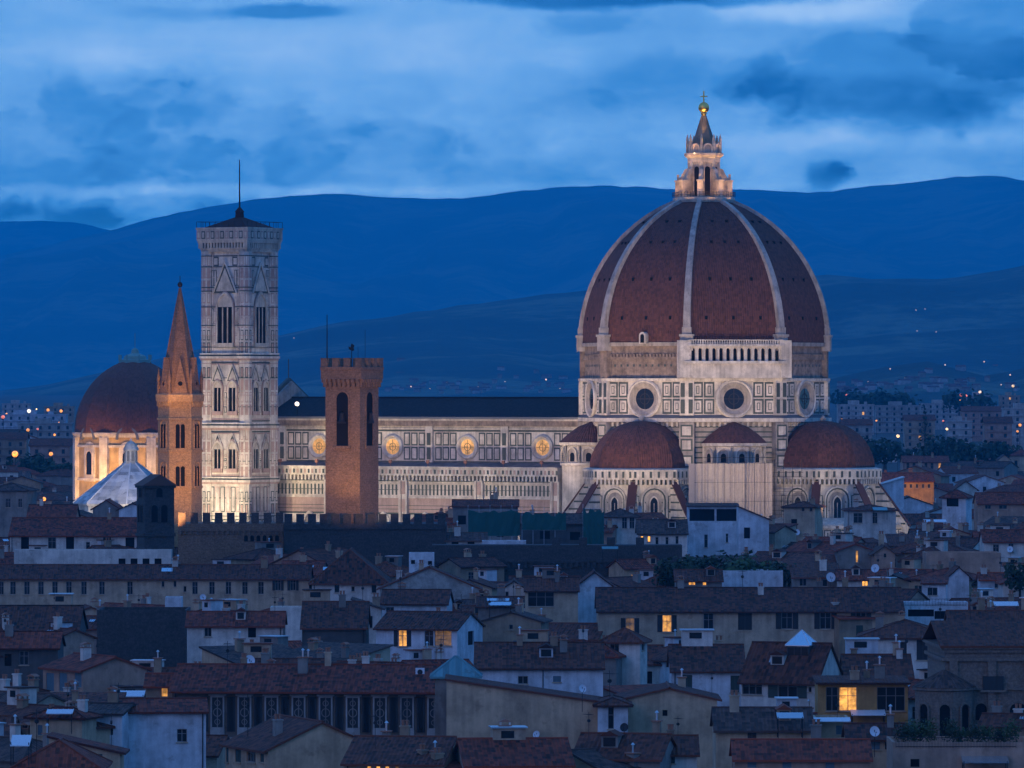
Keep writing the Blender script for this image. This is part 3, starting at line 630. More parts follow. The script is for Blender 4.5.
# ================================================================ marble bell tower
def bell_tower():
    cw = Vector(cl(-102.2, -29.4, 0)); B = thing('bell_tower', 'tall square marble bell tower with a thin pole on its low roof', 'bell tower', cw, CA)
    mats = G('marble white', 'marble green', 'marble pink', 'marble cream'); Wh, Gr, Pk, Cr = range(4); H = 5.45
    m = MB()
    m.box(-H, H, -H, H, 0, 80.6, Wh)
    for sx in (-1, 1):
        for sy in (-1, 1):
            c = (sx * (H - .35), sy * (H - .35)); m.ngon(8, [(1.45, 0), (1.45, 80.6)], Wh, None, math.pi / 8, c)
            for k in range(8):
                T = FR(k * math.pi / 4, 1.45 * math.cos(math.pi / 8), c); z = 6.0
                while z < 79:
                    if not any(abs(z + 1.2 - q) < 1.7 for q in (30, 42, 57.3)): m.box(-.36, .36, 0, .04, z, z + 2.3, (Pk, Gr, Pk)[int(z) % 3], T); m.box(-.2, .2, 0, .06, z + .2, z + 2.1, Wh if int(z) % 2 else Pk, T)
                    z += 2.75
    def belt(z, h, o, mi=Wh):
        m.box(-H - o, H + o, -H - o, H + o, z, z + h, mi)
        for sx in (-1, 1):
            for sy in (-1, 1): m.ngon(8, [(1.45 + o, z), (1.45 + o, z + h)], mi, None, math.pi / 8, (sx * (H - .35), sy * (H - .35)))
    for z in (15, 29.6, 41.6, 57.0): belt(z, .5, .5); belt(z + .5, .35, .25, Gr); belt(z - .45, .45, .2, Pk); belt(z + .85, .3, .4)
    for z in (79.6, 77.2, 72.6, 71.8, 68.3, 64.2, 59.4): belt(z, .22, .08, Gr)
    for z in (74.9, 66.3, 62.0, 48.8, 55.8, 36.8, 32.2, 19.0): belt(z, .14, .07, Pk)
    for z in (46.2, 52.6, 34.2, 26, 22): belt(z, .16, .06, Gr)
    faces = [0, math.pi / 2, math.pi, -math.pi / 2]
    def cell(T, u0, u1, v0, v1, mi, g=.2): m.box(u0, u1, 0, .05, v0, v1, mi, T); m.box(u0 + g, u1 - g, 0, .08, v0 + g, v1 - g, Wh, T)
    for a in faces:
        T = FR(a, H)
        # upper stage
        for s in (-1, 1):
            for v, h, q in ((58.6, 5.3, Pk), (64.6, 3.5, Gr), (68.7, 3.7, Pk), (73.0, 3.6, Gr), (77.0, 3.2, Pk)):
                for j in range(2): cell(T, s * (3.75 + .0) - .62 + j * .66, s * 3.75 - .62 + j * .66 + .58, v, v + h, q, .12)
        g = [(-3.1, 71.5), (3.1, 71.5), (0, 78.2)]
        m.ext(g, 0, .25, Gr, T); m.ext([(-2.4, 71.9), (2.4, 71.9), (0, 77.0)], .2, .32, Cr, T)
        for s in (-1, 1): m.tube(T @ Vector((s * 3.2, .3, 71.4)), T @ Vector((0, .3, 78.4)), .22, Wh, 5)
        for s in (-1, 1):
            cell(T, s * 2.6 - .75, s * 2.6 + .75, 77.5, 79.5, Gr, .28); cell(T, s * 2.75 - .35, s * 2.75 + .35, 73.1, 76.6, Gr, .16)
            for v in (59.8, 62.5, 65.2): cell(T, s * 2.9 - .42, s * 2.9 + .42, v, v + 2.3, Pk, .14)
        # two middle stages
        for z0, z1 in ((43.4, 56.2), (31.0, 40.9)):
            m.frame(-4.3, 4.3, z0 - .4, z1, .3, 0, .12, Gr, T); m.frame(-3.95, 3.95, z0, z1 - .4, .25, 0, .12, Pk, T)
            for s in (-1, 1):
                m.ext([(s * 2.0 - 1.55, z1 - 4.2), (s * 2.0 + 1.55, z1 - 4.2), (s * 2.0, z1 - .6)], 0, .2, Gr, T); m.ext([(s * 2.0 - 1.1, z1 - 4.0), (s * 2.0 + 1.1, z1 - 4.0), (s * 2.0, z1 - 1.6)], .15, .26, Cr, T)
                for e in (-1, 1): m.tube(T @ Vector((s * 2.0 + e * 1.6, .25, z1 - 4.3)), T @ Vector((s * 2.0, .25, z1 - .5)), .14, Wh, 5)
        for z0, z1 in ((43.4, 56.2), (31.0, 40.9)):
            for s in (-1, 0, 1):
                for q in range(4): v = z0 + 1.6 + q * (z1 - z0 - 6.5) / 4; cell(T, s * 3.55 - .3, s * 3.55 + .3, v, v + (z1 - z0 - 6.5) / 4 - .25, Pk if q % 2 else Gr, .13)
        for j in range(6): cell(T, -4.2 + j * 1.42, -4.2 + j * 1.42 + 1.2, 23, 28.6, Pk if j % 2 else Gr, .2)
        for j in range(5): cell(T, -4.2 + j * 1.7, -4.2 + j * 1.7 + 1.45, 16.6, 21.4, Gr, .25)
    bo = m.build('shaft', mats, B)
    def win(T, cu, w, v0, vs, lights, depth=.0):
        q = MB(); q.arch(cu - w, cu + w, v0, vs, 0, .10, 1, T, .6)
        q.archring(cu - w, cu + w, v0, vs, .30, .04, .45, 0, T, .6); q.archring(cu - w - .3, cu + w + .3, v0, vs, .22, .04, .32, 2, T, .6)
        for i in range(1, lights): u = cu - w + 2 * w * i / lights; q.tube(T @ Vector((u, .22, v0)), T @ Vector((u, .22, vs)), .11 if lights == 2 else .15, 0, 7)
        q.ext([(cu - w, vs + .1)] + [(cu - w + 2 * w * k_ / 12, vs + .1 - 0 * k_) for k_ in range(1, 12)] + [(cu + w, vs + .1)] + q.arch_pts(cu - w, cu + w, v0, vs, .6)[3:-1], .08, .2, 0, T)
        q.box(cu - w - .4, cu + w + .4, 0, .5, v0 - .9, v0, 2 if lights == 2 else 0, T)
        q.build('arched_window', G('marble cream', 'dark opening', 'marble pink'), bo)
    for a in faces:
        T = FR(a, H); win(T, 0, 2.0, 60.4, 68.3, 3)
        for z0, vs in ((45.3, 50.4), (32.6, 37.0)):
            for s in (-1, 1): win(T, s * 2.0, .95, z0, vs, 2)
    k = MB()
    for i, (o, z, h) in enumerate(((.4, 80.6, .5), (.6, 81.1, .4), (.95, 82.6, .5))): k.box(-H - o - .3, H + o + .3, -H - o - .3, H + o + .3, z, z + h, 0)
    for a in faces:
        T = FR(a, H + .1)
        for j in range(17): u = -6.4 + j * .8; k.ext([(u - .2, 81.4), (u + .2, 81.4), (u + .2, 82.7), (u - .2, 82.7)], .2, 1.0, 0, T)
    k.box(-H - .5, H + .5, -H - .5, H + .5, 81.4, 82.7, 1); k.box(-H - 1.4, H + 1.4, -H - 1.4, H + 1.4, 83.1, 85.6, 0); k.box(-H - 1.55, H + 1.55, -H - 1.55, H + 1.55, 85.6, 86.0, 0)
    for a in faces:
        T = FR(a, H + 1.4)
        for j in range(11): u = -6.3 + j * 1.26; k.box(u - .5, u + .5, 0, .05, 83.5, 85.2, 1 if j % 2 else 2, T); k.box(u - .3, u + .3, 0, .09, 83.75, 84.95, 0, T)
    k.build('cornice', G('marble cream', 'marble green', 'marble pink'), B)
    r = MB(); r.ngon(4, [(8.4, 85.6), (7.8, 86.1), (1.0, 88.4), (.9, 89.5), (1.1, 89.6), (.25, 90.6)], 0, None, math.pi / 4); ro = r.build('roof', G('roof tile brown'), B)
    p = MB(); p.tube((0, 0, 90), (0, 0, 101.2), .2, 0, 6, .10); p.build('pole', G('iron'), B)
    q = MB(); e = H + 1.4
    for a in faces:
        T = FR(a, e); q.tube(T @ Vector((-e, 0, 87.3)), T @ Vector((e, 0, 87.3)), .05, 0, 4)
        for j in range(9): u = -e + 2 * e * j / 8; q.tube(T @ Vector((u, 0, 86)), T @ Vector((u, 0, 87.3)), .05, 0, 4)
    q.build('railing', G('iron'), B)
bell_tower()

# ================================================================ brick battlemented tower and the palace below it
def battlement_tower():
    Y = 1042; a = R(-24 - 3); c = at(352, 390, Y); c.z = -.5
    B = thing('battlement_tower', 'square brick tower with a battlemented top and tall arched openings', 'tower', c, a)
    h = 3.4; m = MB()
    m.box(-h, h, -h, h, 0, 51.2, 0); so = m.build('shaft', G('brick warm'), B)
    k = MB(); o = .6
    k.box(-h - o, h + o, -h - o, h + o, 52.4, 54.0, 0)
    for f in range(4):
        T = FR(f * math.pi / 2, h)
        for j in range(8): u = -h + .2 + j * (2 * h - .4) / 7; k.ext([(u - .28, 51.0), (u + .28, 51.0), (u + .28, 52.4), (u - .28, 52.4)], -.05, .45, 0, T); k.box(u - .28, u + .28, .4, .75, 51.8, 52.4, 0, T)
        k.box(-h - o, h + o, .3, .75, 54.0, 54.5, 0, T)
    ko = k.build('crown', G('brick warm'), B)
    for f in range(4):
        T = FR(f * math.pi / 2, h + o)
        for j in range(4):
            u = -h - o + .62 + j * (2 * h + 2 * o - 1.24) / 3
            q = MB(); q.box(u - .62, u + .62, -.55, .02, 54.0, 55.9, 0, T); q.box(u - .66, u + .66, -.6, .06, 55.9, 56.05, 0, T); q.build('merlon', G('brick warm'), ko)
    for f in range(4):
        T = FR(f * math.pi / 2, h); q = MB()
        q.arch(-1.15, 1.15, 40.8, 49.0, -.1, .06, 1, T); q.archring(-1.15, 1.15, 40.8, 49.0, .32, .0, .14, 0, T); q.box(-1.6, 1.6, 0, .3, 40.3, 40.8, 0, T)
        q.box(-.9, .9, .06, .5, 44.7, 45.0, 2, T); q.ngon(10, [(.15, 46.6), (.35, 46.4), (.45, 45.4), (.62, 45.0)], 2, T @ Matrix.Translation((0, .3, 0)))
        q.build('arched_opening', G('brick warm', 'dark opening', 'iron'), so)
    p = MB(); p.tube((-h + .2, -h + .2, 54), (-h + .2, -h + .2, 63.6), .13, 0, 6, .07); p.build('pole', G('iron'), B)
    p = MB(); p.tube((.2, -.5, 54), (.2, -.5, 58.6), .07, 0); T = Matrix.Translation((.2, -.5, 57.6))
    p.ext([(-.5, 0), (.1, -.3), (.5, -.2), (.35, .3), (.55, .6), (.2, .9), (-.1, .75), (-.2, .3), (-.6, .5)], -.08, .08, 0, T); p.build('weathervane', G('iron'), B)
    for u, z in ((1.2, 58), (2.6, 61)):
        p = MB(); p.tube((u, 0, 54), (u, 0, z), .035, 0, 4); p.build('aerial', G('iron'), B)
    spot(at(384, 524, 1002), (c.x + .5, c.y, 41), 3.6e4, 44, (1, .54, .25), .45, .3)
    spot(at(334, 511, 1031), (c.x - 1, c.y - 2, 42), 2.6e3, 90, (1, .54, .25), rad=.3)
    # palace block with battlements
    Yp = 1036
    P = thing('battlement_palace', 'long dark stone palace with a battlemented parapet under the brick tower', 'palace', (at(365, 0, Yp).x, Yp + 8, 0))
    xa, xb = at(284, 0, Yp).x - at(365, 0, Yp).x, at(446, 0, Yp).x - at(365, 0, Yp).x; z1 = zat(524, Yp)
    m = MB(); m.box(xa, xb, -8, 8, 0, z1, 0); m.box(xa - .0, xb, -8.25, -8.0, z1 - .9, z1 - .5, 0); po = m.build('wall', G('stone dark'), P)
    n = 14
    for j in range(n):
        u = xa + .75 + j * (xb - xa - 1.5) / (n - 1); q = MB(); q.box(u - .68, u + .68, -8, -7.3, z1, z1 + 1.75, 0); q.build('merlon', G('stone dark'), po)
    Y2 = 1046
    P2 = thing('battlement_wing', 'lower red brick palace wing with small arches and a battlemented top', 'palace', (at(230, 0, Y2).x, Y2 + 7, 0))
    xa, xb = at(178, 0, Y2).x - at(230, 0, Y2).x, at(283.5, 0, Y2).x - at(230, 0, Y2).x; z1 = zat(523.5, Y2)
    m = MB(); m.box(xa, xb, -7, 7, 0, z1, 0); m.box(xa, xb, -7.2, -7, z1 - 1.3, z1 - .9, 0)
    for j in range(20): u = xa + .4 + j * (xb - xa - .8) / 19; m.box(u - .15, u + .15, -7.35, -7, z1 - 1.9, z1 - 1.3, 0)
    po = m.build('wall', G('brick warm'), P2)
    for j in range(6):
        u = at(246 + j * 6.2, 0, Y2).x - at(230, 0, Y2).x; q = MB(); T = Matrix(((1, 0, 0, u), (0, -1, 0, -7), (0, 0, 1, 0), (0, 0, 0, 1)))
        zb = zat(541.5, Y2); q.arch(-.34, .34, zb, zb + .75, -.05, .05, 1, T); q.archring(-.34, .34, zb, zb + .75, .12, 0, .1, 0, T); q.build('arched_window', G('brick warm', 'dark opening'), po)
    for j in range(9):
        u = xa + .7 + j * (xb - xa - 1.4) / 8; q = MB(); q.box(u - .65, u + .65, -7, -6.4, z1, z1 + 1.9, 0); q.build('merlon', G('brick dark'), po)
    Y3 = 1010
    P3 = thing('corbelled_wall', 'long dark rubble wall with a row of small corbels below the roofs', 'wall', (at(550, 0, Y3).x, Y3, 0))
    xa, xb = at(432, 0, Y3).x - at(550, 0, Y3).x, at(682, 0, Y3).x - at(550, 0, Y3).x; z1 = zat(545, Y3)
    m = MB(); m.box(xa, xb, -.6, 6, 0, z1, 0); zc = zat(566, Y3)
    m.box(xa, xb, -.95, -.6, zc + .6, zc + 1.0, 0)
    for j in range(44): u = xa + .4 + j * (xb - xa - .8) / 43; m.box(u - .24, u + .24, -.92, -.6, zc - .35, zc + .6, 1)
    po = m.build('wall_face', G('stone dark', 'stone dark'), P3)
    for px_ in (556, 583, 611, 640): u = at(px_, 0, Y3).x - at(550, 0, Y3).x; q = MB(); q.box(u - .7, u + .7, -.6, .2, z1, z1 + 1.3, 0); q.build('merlon', G('stone dark'), po)
battlement_tower()

def spire_tower():
    Y = 1075; c = at(180, 390, Y); c.z = 0
    B = thing('spire_tower', 'slender floodlit brick bell tower with a pointed spire and small gables', 'bell tower', c, R(4))
    rr = 3.95; A = rr * math.cos(math.pi / 6); m = MB()
    z1 = zat(398, Y)
    m.ngon(6, [(rr, 0), (rr, z1 - .6)], 0); m.ngon(6, [(rr + .35, z1 - .6), (rr + .45, z1 + .6), (rr + .1, z1 + .8)], 0)
    for z in (zat(420, Y), zat(452, Y), zat(488, Y)): m.ngon(6, [(rr + .18, z), (rr + .18, z + .4)], 0)
    for k in range(6):
        T = FR(math.pi / 6 + k * math.pi / 3, A)
        for j in range(7): u = -1.7 + j * .567; m.box(u - .12, u + .12, 0, .35, z1 - 1.5, z1 - .6, 0, T)
    sh = m.build('shaft', G('sandstone'), B)
    for k in range(6):
        T = FR(math.pi / 6 + k * math.pi / 3, A)
        for yb, yt in ((448, 426), (486, 468)):
            q = MB(); v0, vs = zat(yb, Y), zat(yt, Y)
            for s in (-1, 1): q.arch(s * .46 - .36, s * .46 + .36, v0, vs, -.05, .05, 1, T)
            q.archring(-.9, .9, v0, vs + .2, .18, 0, .16, 0, T); q.tube(T @ Vector((0, .1, v0)), T @ Vector((0, .1, vs)), .09, 0, 6); q.box(-1.1, 1.1, 0, .25, v0 - .35, v0, 0, T)
            q.build('twin_window', G('sandstone', 'dark opening'), sh)
    s = MB(); zt = zat(288, Y); zb = z1 + .7
    s.ngon(6, [(rr - .15, zb), (rr - .45, zb + .4), (.16, zt)], 0, None, 0, uvw=False)
    for k in range(6):
        a = k * math.pi / 3; s.tube(((rr - .3) * math.cos(a), (rr - .3) * math.sin(a), zb + .2), (.15 * math.cos(a), .15 * math.sin(a), zt), .16, 0, 5, .06)
    so = s.build('spire', G('brick warm'), B)
    for k in range(6):
        T = FR(math.pi / 6 + k * math.pi / 3, A - .5); q = MB()
        q.loft([[(-1.35, .45, zb), (1.35, .45, zb), (0, .45, zb + 6.6)], [(-1.35, -1.0, zb), (1.35, -1.0, zb), (0, -1.7, zb + 6.6)]], 0, T)
        q.ring(0, zb + 1.9, [(.62, .45), (.62, .6), (.42, .6), (.42, .45)], 0, T, 12); q.disk(0, zb + 1.9, .45, .47, 1, T, 12)
        q.build('gable', G('brick warm', 'dark opening'), so)
        a = k * math.pi / 3; q = MB(); q.ngon(6, [(.28, zb), (.28, zb + 2.4), (.36, zb + 2.5), (.03, zb + 4.6)], 0, None, 0, ((rr - .1) * math.cos(a), (rr - .1) * math.sin(a))); q.build('pinnacle', G('brick warm'), so)
    b = MB(); b.tube((0, 0, zt - .3), (0, 0, zt + 2.2), .06, 0); b.ngon(10, [(.45 * math.cos(t), zt + .6 + .5 * math.sin(t)) for t in [-1.5 + .3 * i for i in range(11)]], 0); b.build('finial', G('iron'), B)
    spot(at(206, 520, 1052), (c.x, c.y, 42), 1.3e4, 80, (1, .50, .19), rad=.3); spot(at(172, 530, 1040), (c.x, c.y, 48), 2.0e4, 60, (1, .50, .19), rad=.3)
    spot(at(158, 400, 1062) + Vector((0, 0, 0)), (c.x, c.y, 56), 4.0e3, 90, (1, .50, .19), rad=.3)
spire_tower()

def chapel_dome():
    Y = 1720; s = F / Y; c = at(135, 390, Y); c.z = 0
    B = thing('domed_chapel', 'amber lit chapel with a smooth dark red dome and tall windows', 'chapel', c, R(-4))
    rr = 17.6; r0 = math.pi / 8; zb = zat(434, Y); m = MB()
    m.ngon(8, [(rr - .2, 0), (rr - .2, zb)], 0, None, r0); m.ngon(8, [(rr + .5, zb - .9), (rr + .9, zb), (rr + .9, zb + .5)], 1, None, r0)
    for z in (zat(447, Y), zat(480, Y)): m.ngon(8, [(rr + .35, z), (rr + .35, z + .7)], 1, None, r0)
    for k in range(8):
        T = FR(r0 + k * math.pi / 4, rr - .2)
        m.box(-1.3, 1.3, -1, .7, 0, zb - .9, 1, T)
    wo = m.build('wall', G('plaster chapel', 'plaster white'), B)
    A = rr * math.cos(math.pi / 8)
    for k in range(8):
        T = FR(k * math.pi / 4, A - .2); q = MB(); v0, vs = zat(474, Y), zat(452, Y)
        q.arch(-2.5, 2.5, v0 - 2, vs + .6, 0, .35, 1, T); q.arch(-1.35, 1.35, v0, vs - 1.0, .3, .42, 0, T); q.archring(-1.35, 1.35, v0, vs - 1.0, .35, .35, .6, 1, T); q.build('arched_window', G('window glass', 'plaster white'), wo)
        q = MB(); q.archring(-2.6, 2.6, zb - 1.5, zb - 1.0, .7, -.6, 1.2, 0, T); q.build('arched_hood', G('lead'), wo)
    d = MB(); zt = zat(361, Y); H = zt - zb
    prof = [(rr * math.cos(t) ** 1.12, zb + .4 + H * math.sin(t)) for t in [i * 1.45 / 14 for i in range(15)]]
    d.ngon(16, [(max(r, 4.2), z) for r, z in prof], 0, None, 0, uvw=True); d.build('dome', G('dome tile'), B)
    l = MB(); l.ngon(8, [(4.8, zt - .6), (4.8, zt + .3), (3.4, zt + .5), (3.2, zt + 1.4), (1.2, zt + 2.2), (1.0, zt + 3.2), (.2, zt + 3.8)], 0, None, r0); l.tube((0, 0, zt + 3.5), (0, 0, zt + 8), .09, 0)
    for k in range(8): l.box(-.15, .15, -.1, .3, zt + .3, zt + 1.8, 0, FR(r0 + k * math.pi / 4, 4.6))
    l.build('lantern', G('copper green'), B)
    for px_, py_, p in ((74, 494, 2.0e4), (112, 504, 2.2e4), (166, 494, 1.2e4)): spot(at(px_, py_, Y - 30), (at(px_ + 4, 0, Y).x, Y, zat(455, Y)), p, 100, (1, .54, .19), rad=.4)
chapel_dome()

def baptistery():
    Y = 1390; c = at(131, 390, Y); c.z = 0
    B = thing('baptistery', 'white pyramid roof of an eight sided baptistery with a small lantern', 'baptistery', c, CA + R(9))
    m = MB(); z0 = zat(503, Y); m.ngon(8, [(13.0, 0), (13.0, z0)], 0, None, math.pi / 8); m.ngon(8, [(13.4, z0 - .5), (13.5, z0)], 0, None, math.pi / 8); m.build('wall', G('marble white'), B)
    r = MB(); z1 = zat(463.5, Y); r.ngon(8, [(13.5, z0), (9.4, z0 + (z1 - z0) * .37), (5.2, z0 + (z1 - z0) * .73), (1.6, z1)], 0, None, math.pi / 8, uvw=True)
    for k in range(8):
        a = math.pi / 8 + k * math.pi / 4; r.tube((13.5 * math.cos(a), 13.5 * math.sin(a), z0 + .1), (1.6 * math.cos(a), 1.6 * math.sin(a), z1 + .1), .22, 0, 4)
    r.build('roof', G('white stone roof'), B)
    l = MB(); l.ngon(8, [(1.75, z1 - .2), (1.55, z1 + .3), (1.5, z1 + 2.9), (1.85, z1 + 3.1), (1.8, z1 + 3.4), (1.2, z1 + 4.6), (.15, z1 + 5.4)], 0, None, math.pi / 8); l.ngon(8, [(.25, z1 + 5.2), (.3, z1 + 5.6), (.05, z1 + 6.0)], 0)
    for k in range(8): T = FR(k * math.pi / 4, 1.42); l.arch(-.32, .32, z1 + .6, z1 + 2.6, -.1, .06, 1, T)
    l.build('lantern', G('marble white', 'marble shade'), B)
    spot(at(108, 512, 1358), (c.x - 3, c.y, 30), 1.7e4, 110, (1, .90, .84), rad=.4)
baptistery()

def gable_belfry():
    Y = 1013; c = at(155.5, 390, Y); c.z = 0
    B = thing('stone_belfry', 'small dark stone belfry with twin arched openings in front of the spire', 'belfry', c, R(18))
    h = 2.6; m = MB(); z1 = zat(486, Y); m.box(-h, h, -h, h, 0, z1, 0); m.box(-h - .25, h + .25, -h - .25, h + .25, z1 - .3, z1 + .1, 0); m.box(-h - .2, h + .2, -h - .2, h + .2, zat(536, Y), zat(533, Y), 0)
    wo = m.build('shaft', G('stone dark'), B)
    r = MB(); r.loft([[(-h - .5, -h - .5, z1 + .1), (h + .5, -h - .5, z1 + .1), (0, -h - .5, z1 + 2.0)], [(-h - .5, h + .5, z1 + .1), (h + .5, h + .5, z1 + .1), (0, h + .5, z1 + 2.0)]], 0); r.build('roof', G('roof tile grey'), B)
    for f in range(4):
        T = FR(f * math.pi / 2, h)
        for s in (-1, 1):
            q = MB(); q.arch(s * .85 - .55, s * .85 + .55, zat(522, Y), zat(508, Y), -.05, .05, 1, T); q.archring(s * .85 - .55, s * .85 + .55, zat(522, Y), zat(508, Y), .18, 0, .15, 0, T); q.build('arched_opening', G('stone dark', 'dark opening'), wo)
        q = MB(); q.arch(-.55, .55, zat(497, Y), zat(491, Y), -.05, .05, 1, T); q.archring(-.55, .55, zat(497, Y), zat(491, Y), .18, 0, .15, 0, T); q.build('arched_opening', G('stone dark', 'dark opening'), wo)
gable_belfry()

def scaffold():
    a = -math.pi / 4; Y = 1262
    c = at(728, 390, Y); c.z = 0
    B = thing('scaffold', 'pale sheeted scaffold covering the foot of the cathedral', 'scaffold', c, R(12))
    zt = zat(463, Y); w = 8.0; m = MB()
    for x0_, x1_, d_, t_ in ((-8, 2.5, -5, 0), (2.6, 8.2, -5.6, .1)):
        n = 24; rings = []
        for j in range(n + 1):
            u = x0_ + (x1_ - x0_) * j / n; o = .28 * math.sin(j * 2.3) * (1 if j % 3 else .2)
            rings.append([(u, d_ + o, 8), (u, d_ + o - .1 * math.sin(j), 20), (u, d_ + o, zt + t_), (u, d_ + o + .08, zt + t_), (u, d_ + .08 + o, 8)])
        m.loft(rings, 0)
    m.box(-8.05, -7.9, -5, 2, 8, zt - .1, 0); m.box(8.1, 8.25, -5.5, 2, 8, zt, 0); m.build('sheet', G('scaffold sheet'), B)
    p = MB()
    for i in range(9):
        u = -8.6 + i * 2.15
        p.tube((u, -5.9, 0), (u, -5.9, zt + .5), .045, 0, 4)
    for z in np.arange(zt - 12, zt + .2, 4.0): p.tube((-8.8, -5.95, z), (8.8, -5.95, z), .035, 0, 4)
    p.tube((-8.8, -5.95, zt + 1.2), (8.8, -5.95, zt + 1.2), .06, 0, 4); p.build('pole', G('iron'), B)
    k = MB()
    for i in range(4):
        u = 9.3 + i * 2.0; k.tube((u, -3, 0), (u, -3, zt + .8), .06, 0, 4)
    for z in np.arange(zt - 12, zt + .6, 2.0): k.tube((9, -3, z), (15.6, -3, z), .05, 0, 4); k.box(9, 15.6, -3, -2.2, z - .9, z - .84, 1)
    k.build('walkway', G('iron', 'timber'), B)
scaffold()

# ================================================================ houses of the old town
YE = [(380, 30), (440, 29), (500, 27), (540, 24), (560, 22), (580, 20), (600, 19.2), (620, 18.5), (650, 17.7), (680, 17), (720, 16), (768, 15), (800, 14.5)]
def heave(y): return float(np.interp(y, [p[0] for p in YE], [p[1] for p in YE]))
ROOFS = ['roof tile', 'roof tile brown', 'roof tile grey', 'roof tile red']
BOXES = []       # (x0, x1, y0, y1, Y, nick) of what is already seen
PLAN = []        # footprints (X, Y, radius)
def wall_rect(mb, T, w, v0, v1, holes, mi=0, rev=2, deep=.22):
    """wall of width w from v0 to v1 in the frame T (x along, y outward, z up) with rectangular openings"""
    us = sorted({0.0, w, *[c for h in holes for c in (h[0], h[1])]}); vs = sorted({v0, v1, *[c for h in holes for c in (h[2], h[3])]})
    for i in range(len(us) - 1):
        for j in range(len(vs) - 1):
            cu, cv = (us[i] + us[i + 1]) / 2, (vs[j] + vs[j + 1]) / 2
            if any(h[0] < cu < h[1] and h[2] < cv < h[3] for h in holes): continue
            mb.poly([(us[i], 0, vs[j]), (us[i + 1], 0, vs[j]), (us[i + 1], 0, vs[j + 1]), (us[i], 0, vs[j + 1])], mi, T)
    for a, b, c, d in holes:
        for p in (((a, c), (b, c)), ((b, c), (b, d)), ((b, d), (a, d)), ((a, d), (a, c))):
            (u0, q0), (u1, q1) = p
            mb.poly([(u0, 0, q0), (u1, 0, q1), (u1, -deep, q1), (u0, -deep, q0)], mi, T)
def make_window(T, a, b, c, d, kind, parent, shut='shutter green'):
    """glazing and frame inside an opening; shutters are children"""
    m = MB(); lit = {'l': 'lit window', 'y': 'dim lit window'}.get(kind[0], 'window glass' if kind[0] != 'o' else 'dark opening')
    dp = -.20
    m.poly([(a, dp, c), (b, dp, c), (b, dp, d), (a, dp, d)], 0, T)
    w, h = b - a, d - c
    if kind[0] not in 'o' and w > .45:
        t = .07; m.frame(a, b, c, d, t, dp, dp + .06, 1, T)
        n = 3 if w > 2.4 else 2 if w > .8 else 1
        for i in range(1, n): u = a + w * i / n; m.box(u - .04, u + .04, dp, dp + .07, c + t, d - t, 1, T)
        if h > 1.3: m.box(a + t, b - t, dp, dp + .05, c + h * .62, c + h * .62 + .06, 1, T)
    if kind[0] not in 'o': m.box(a - .12, b + .12, 0, .14, c - .12, c - .005, 2, T)
    if 'f' in kind:
        m.box(a - .22, a - .02, .003, .10, c, d + .2, 2, T); m.box(b + .02, b + .22, .003, .10, c, d + .2, 2, T); m.box(a - .02, b + .02, .003, .10, d + .02, d + .2, 2, T)
    wo = m.build('window', G(lit, 'window frame', 'plaster cream'), parent)
    if 's' in kind or 'c' in kind:
        for sd in (-1, 1):
            q = MB()
            if 's' in kind: u0, u1 = (a - w * .52, a - .03) if sd < 0 else (b + .03, b + w * .52); n0 = .01
            else: u0, u1 = (a + .01, (a + b) / 2 - .01) if sd < 0 else ((a + b) / 2 + .01, b - .01); n0 = -.12
            q.box(u0, u1, n0, n0 + .05, c, d, 0, T)
            k = max(3, int(h / .22))
            for i in range(k): v = c + .08 + (h - .16) * (i + .5) / k; q.box(u0 + .08, u1 - .08, n0 + .05, n0 + .075, v - .05, v + .02, 0, T)
            q.build('shutter', G(shut), wo)
    return wo
def slab(mb, pts, uvs, t=.22, mi=0):
    """a roof slope: its top with tile coordinates, edges and underside"""
    mb.poly(pts, mi, None, uvs); low = [(p[0], p[1], p[2] - t) for p in pts]
    mb.poly(list(reversed(low)), mi)
    for i in range(len(pts)): j = (i + 1) % len(pts); mb.poly([pts[i], low[i], low[j], pts[j]], mi)
def slope(mb, pts, t=.22, mi=0):
    p0, p1 = Vector(pts[0]), Vector(pts[1]); e = (p1 - p0).normalized(); n = (p1 - p0).cross(Vector(pts[2]) - p0).normalized(); f = n.cross(e)
    slab(mb, pts, [((Vector(p) - p0).dot(e), (Vector(p) - p0).dot(f)) for p in pts], t, mi)
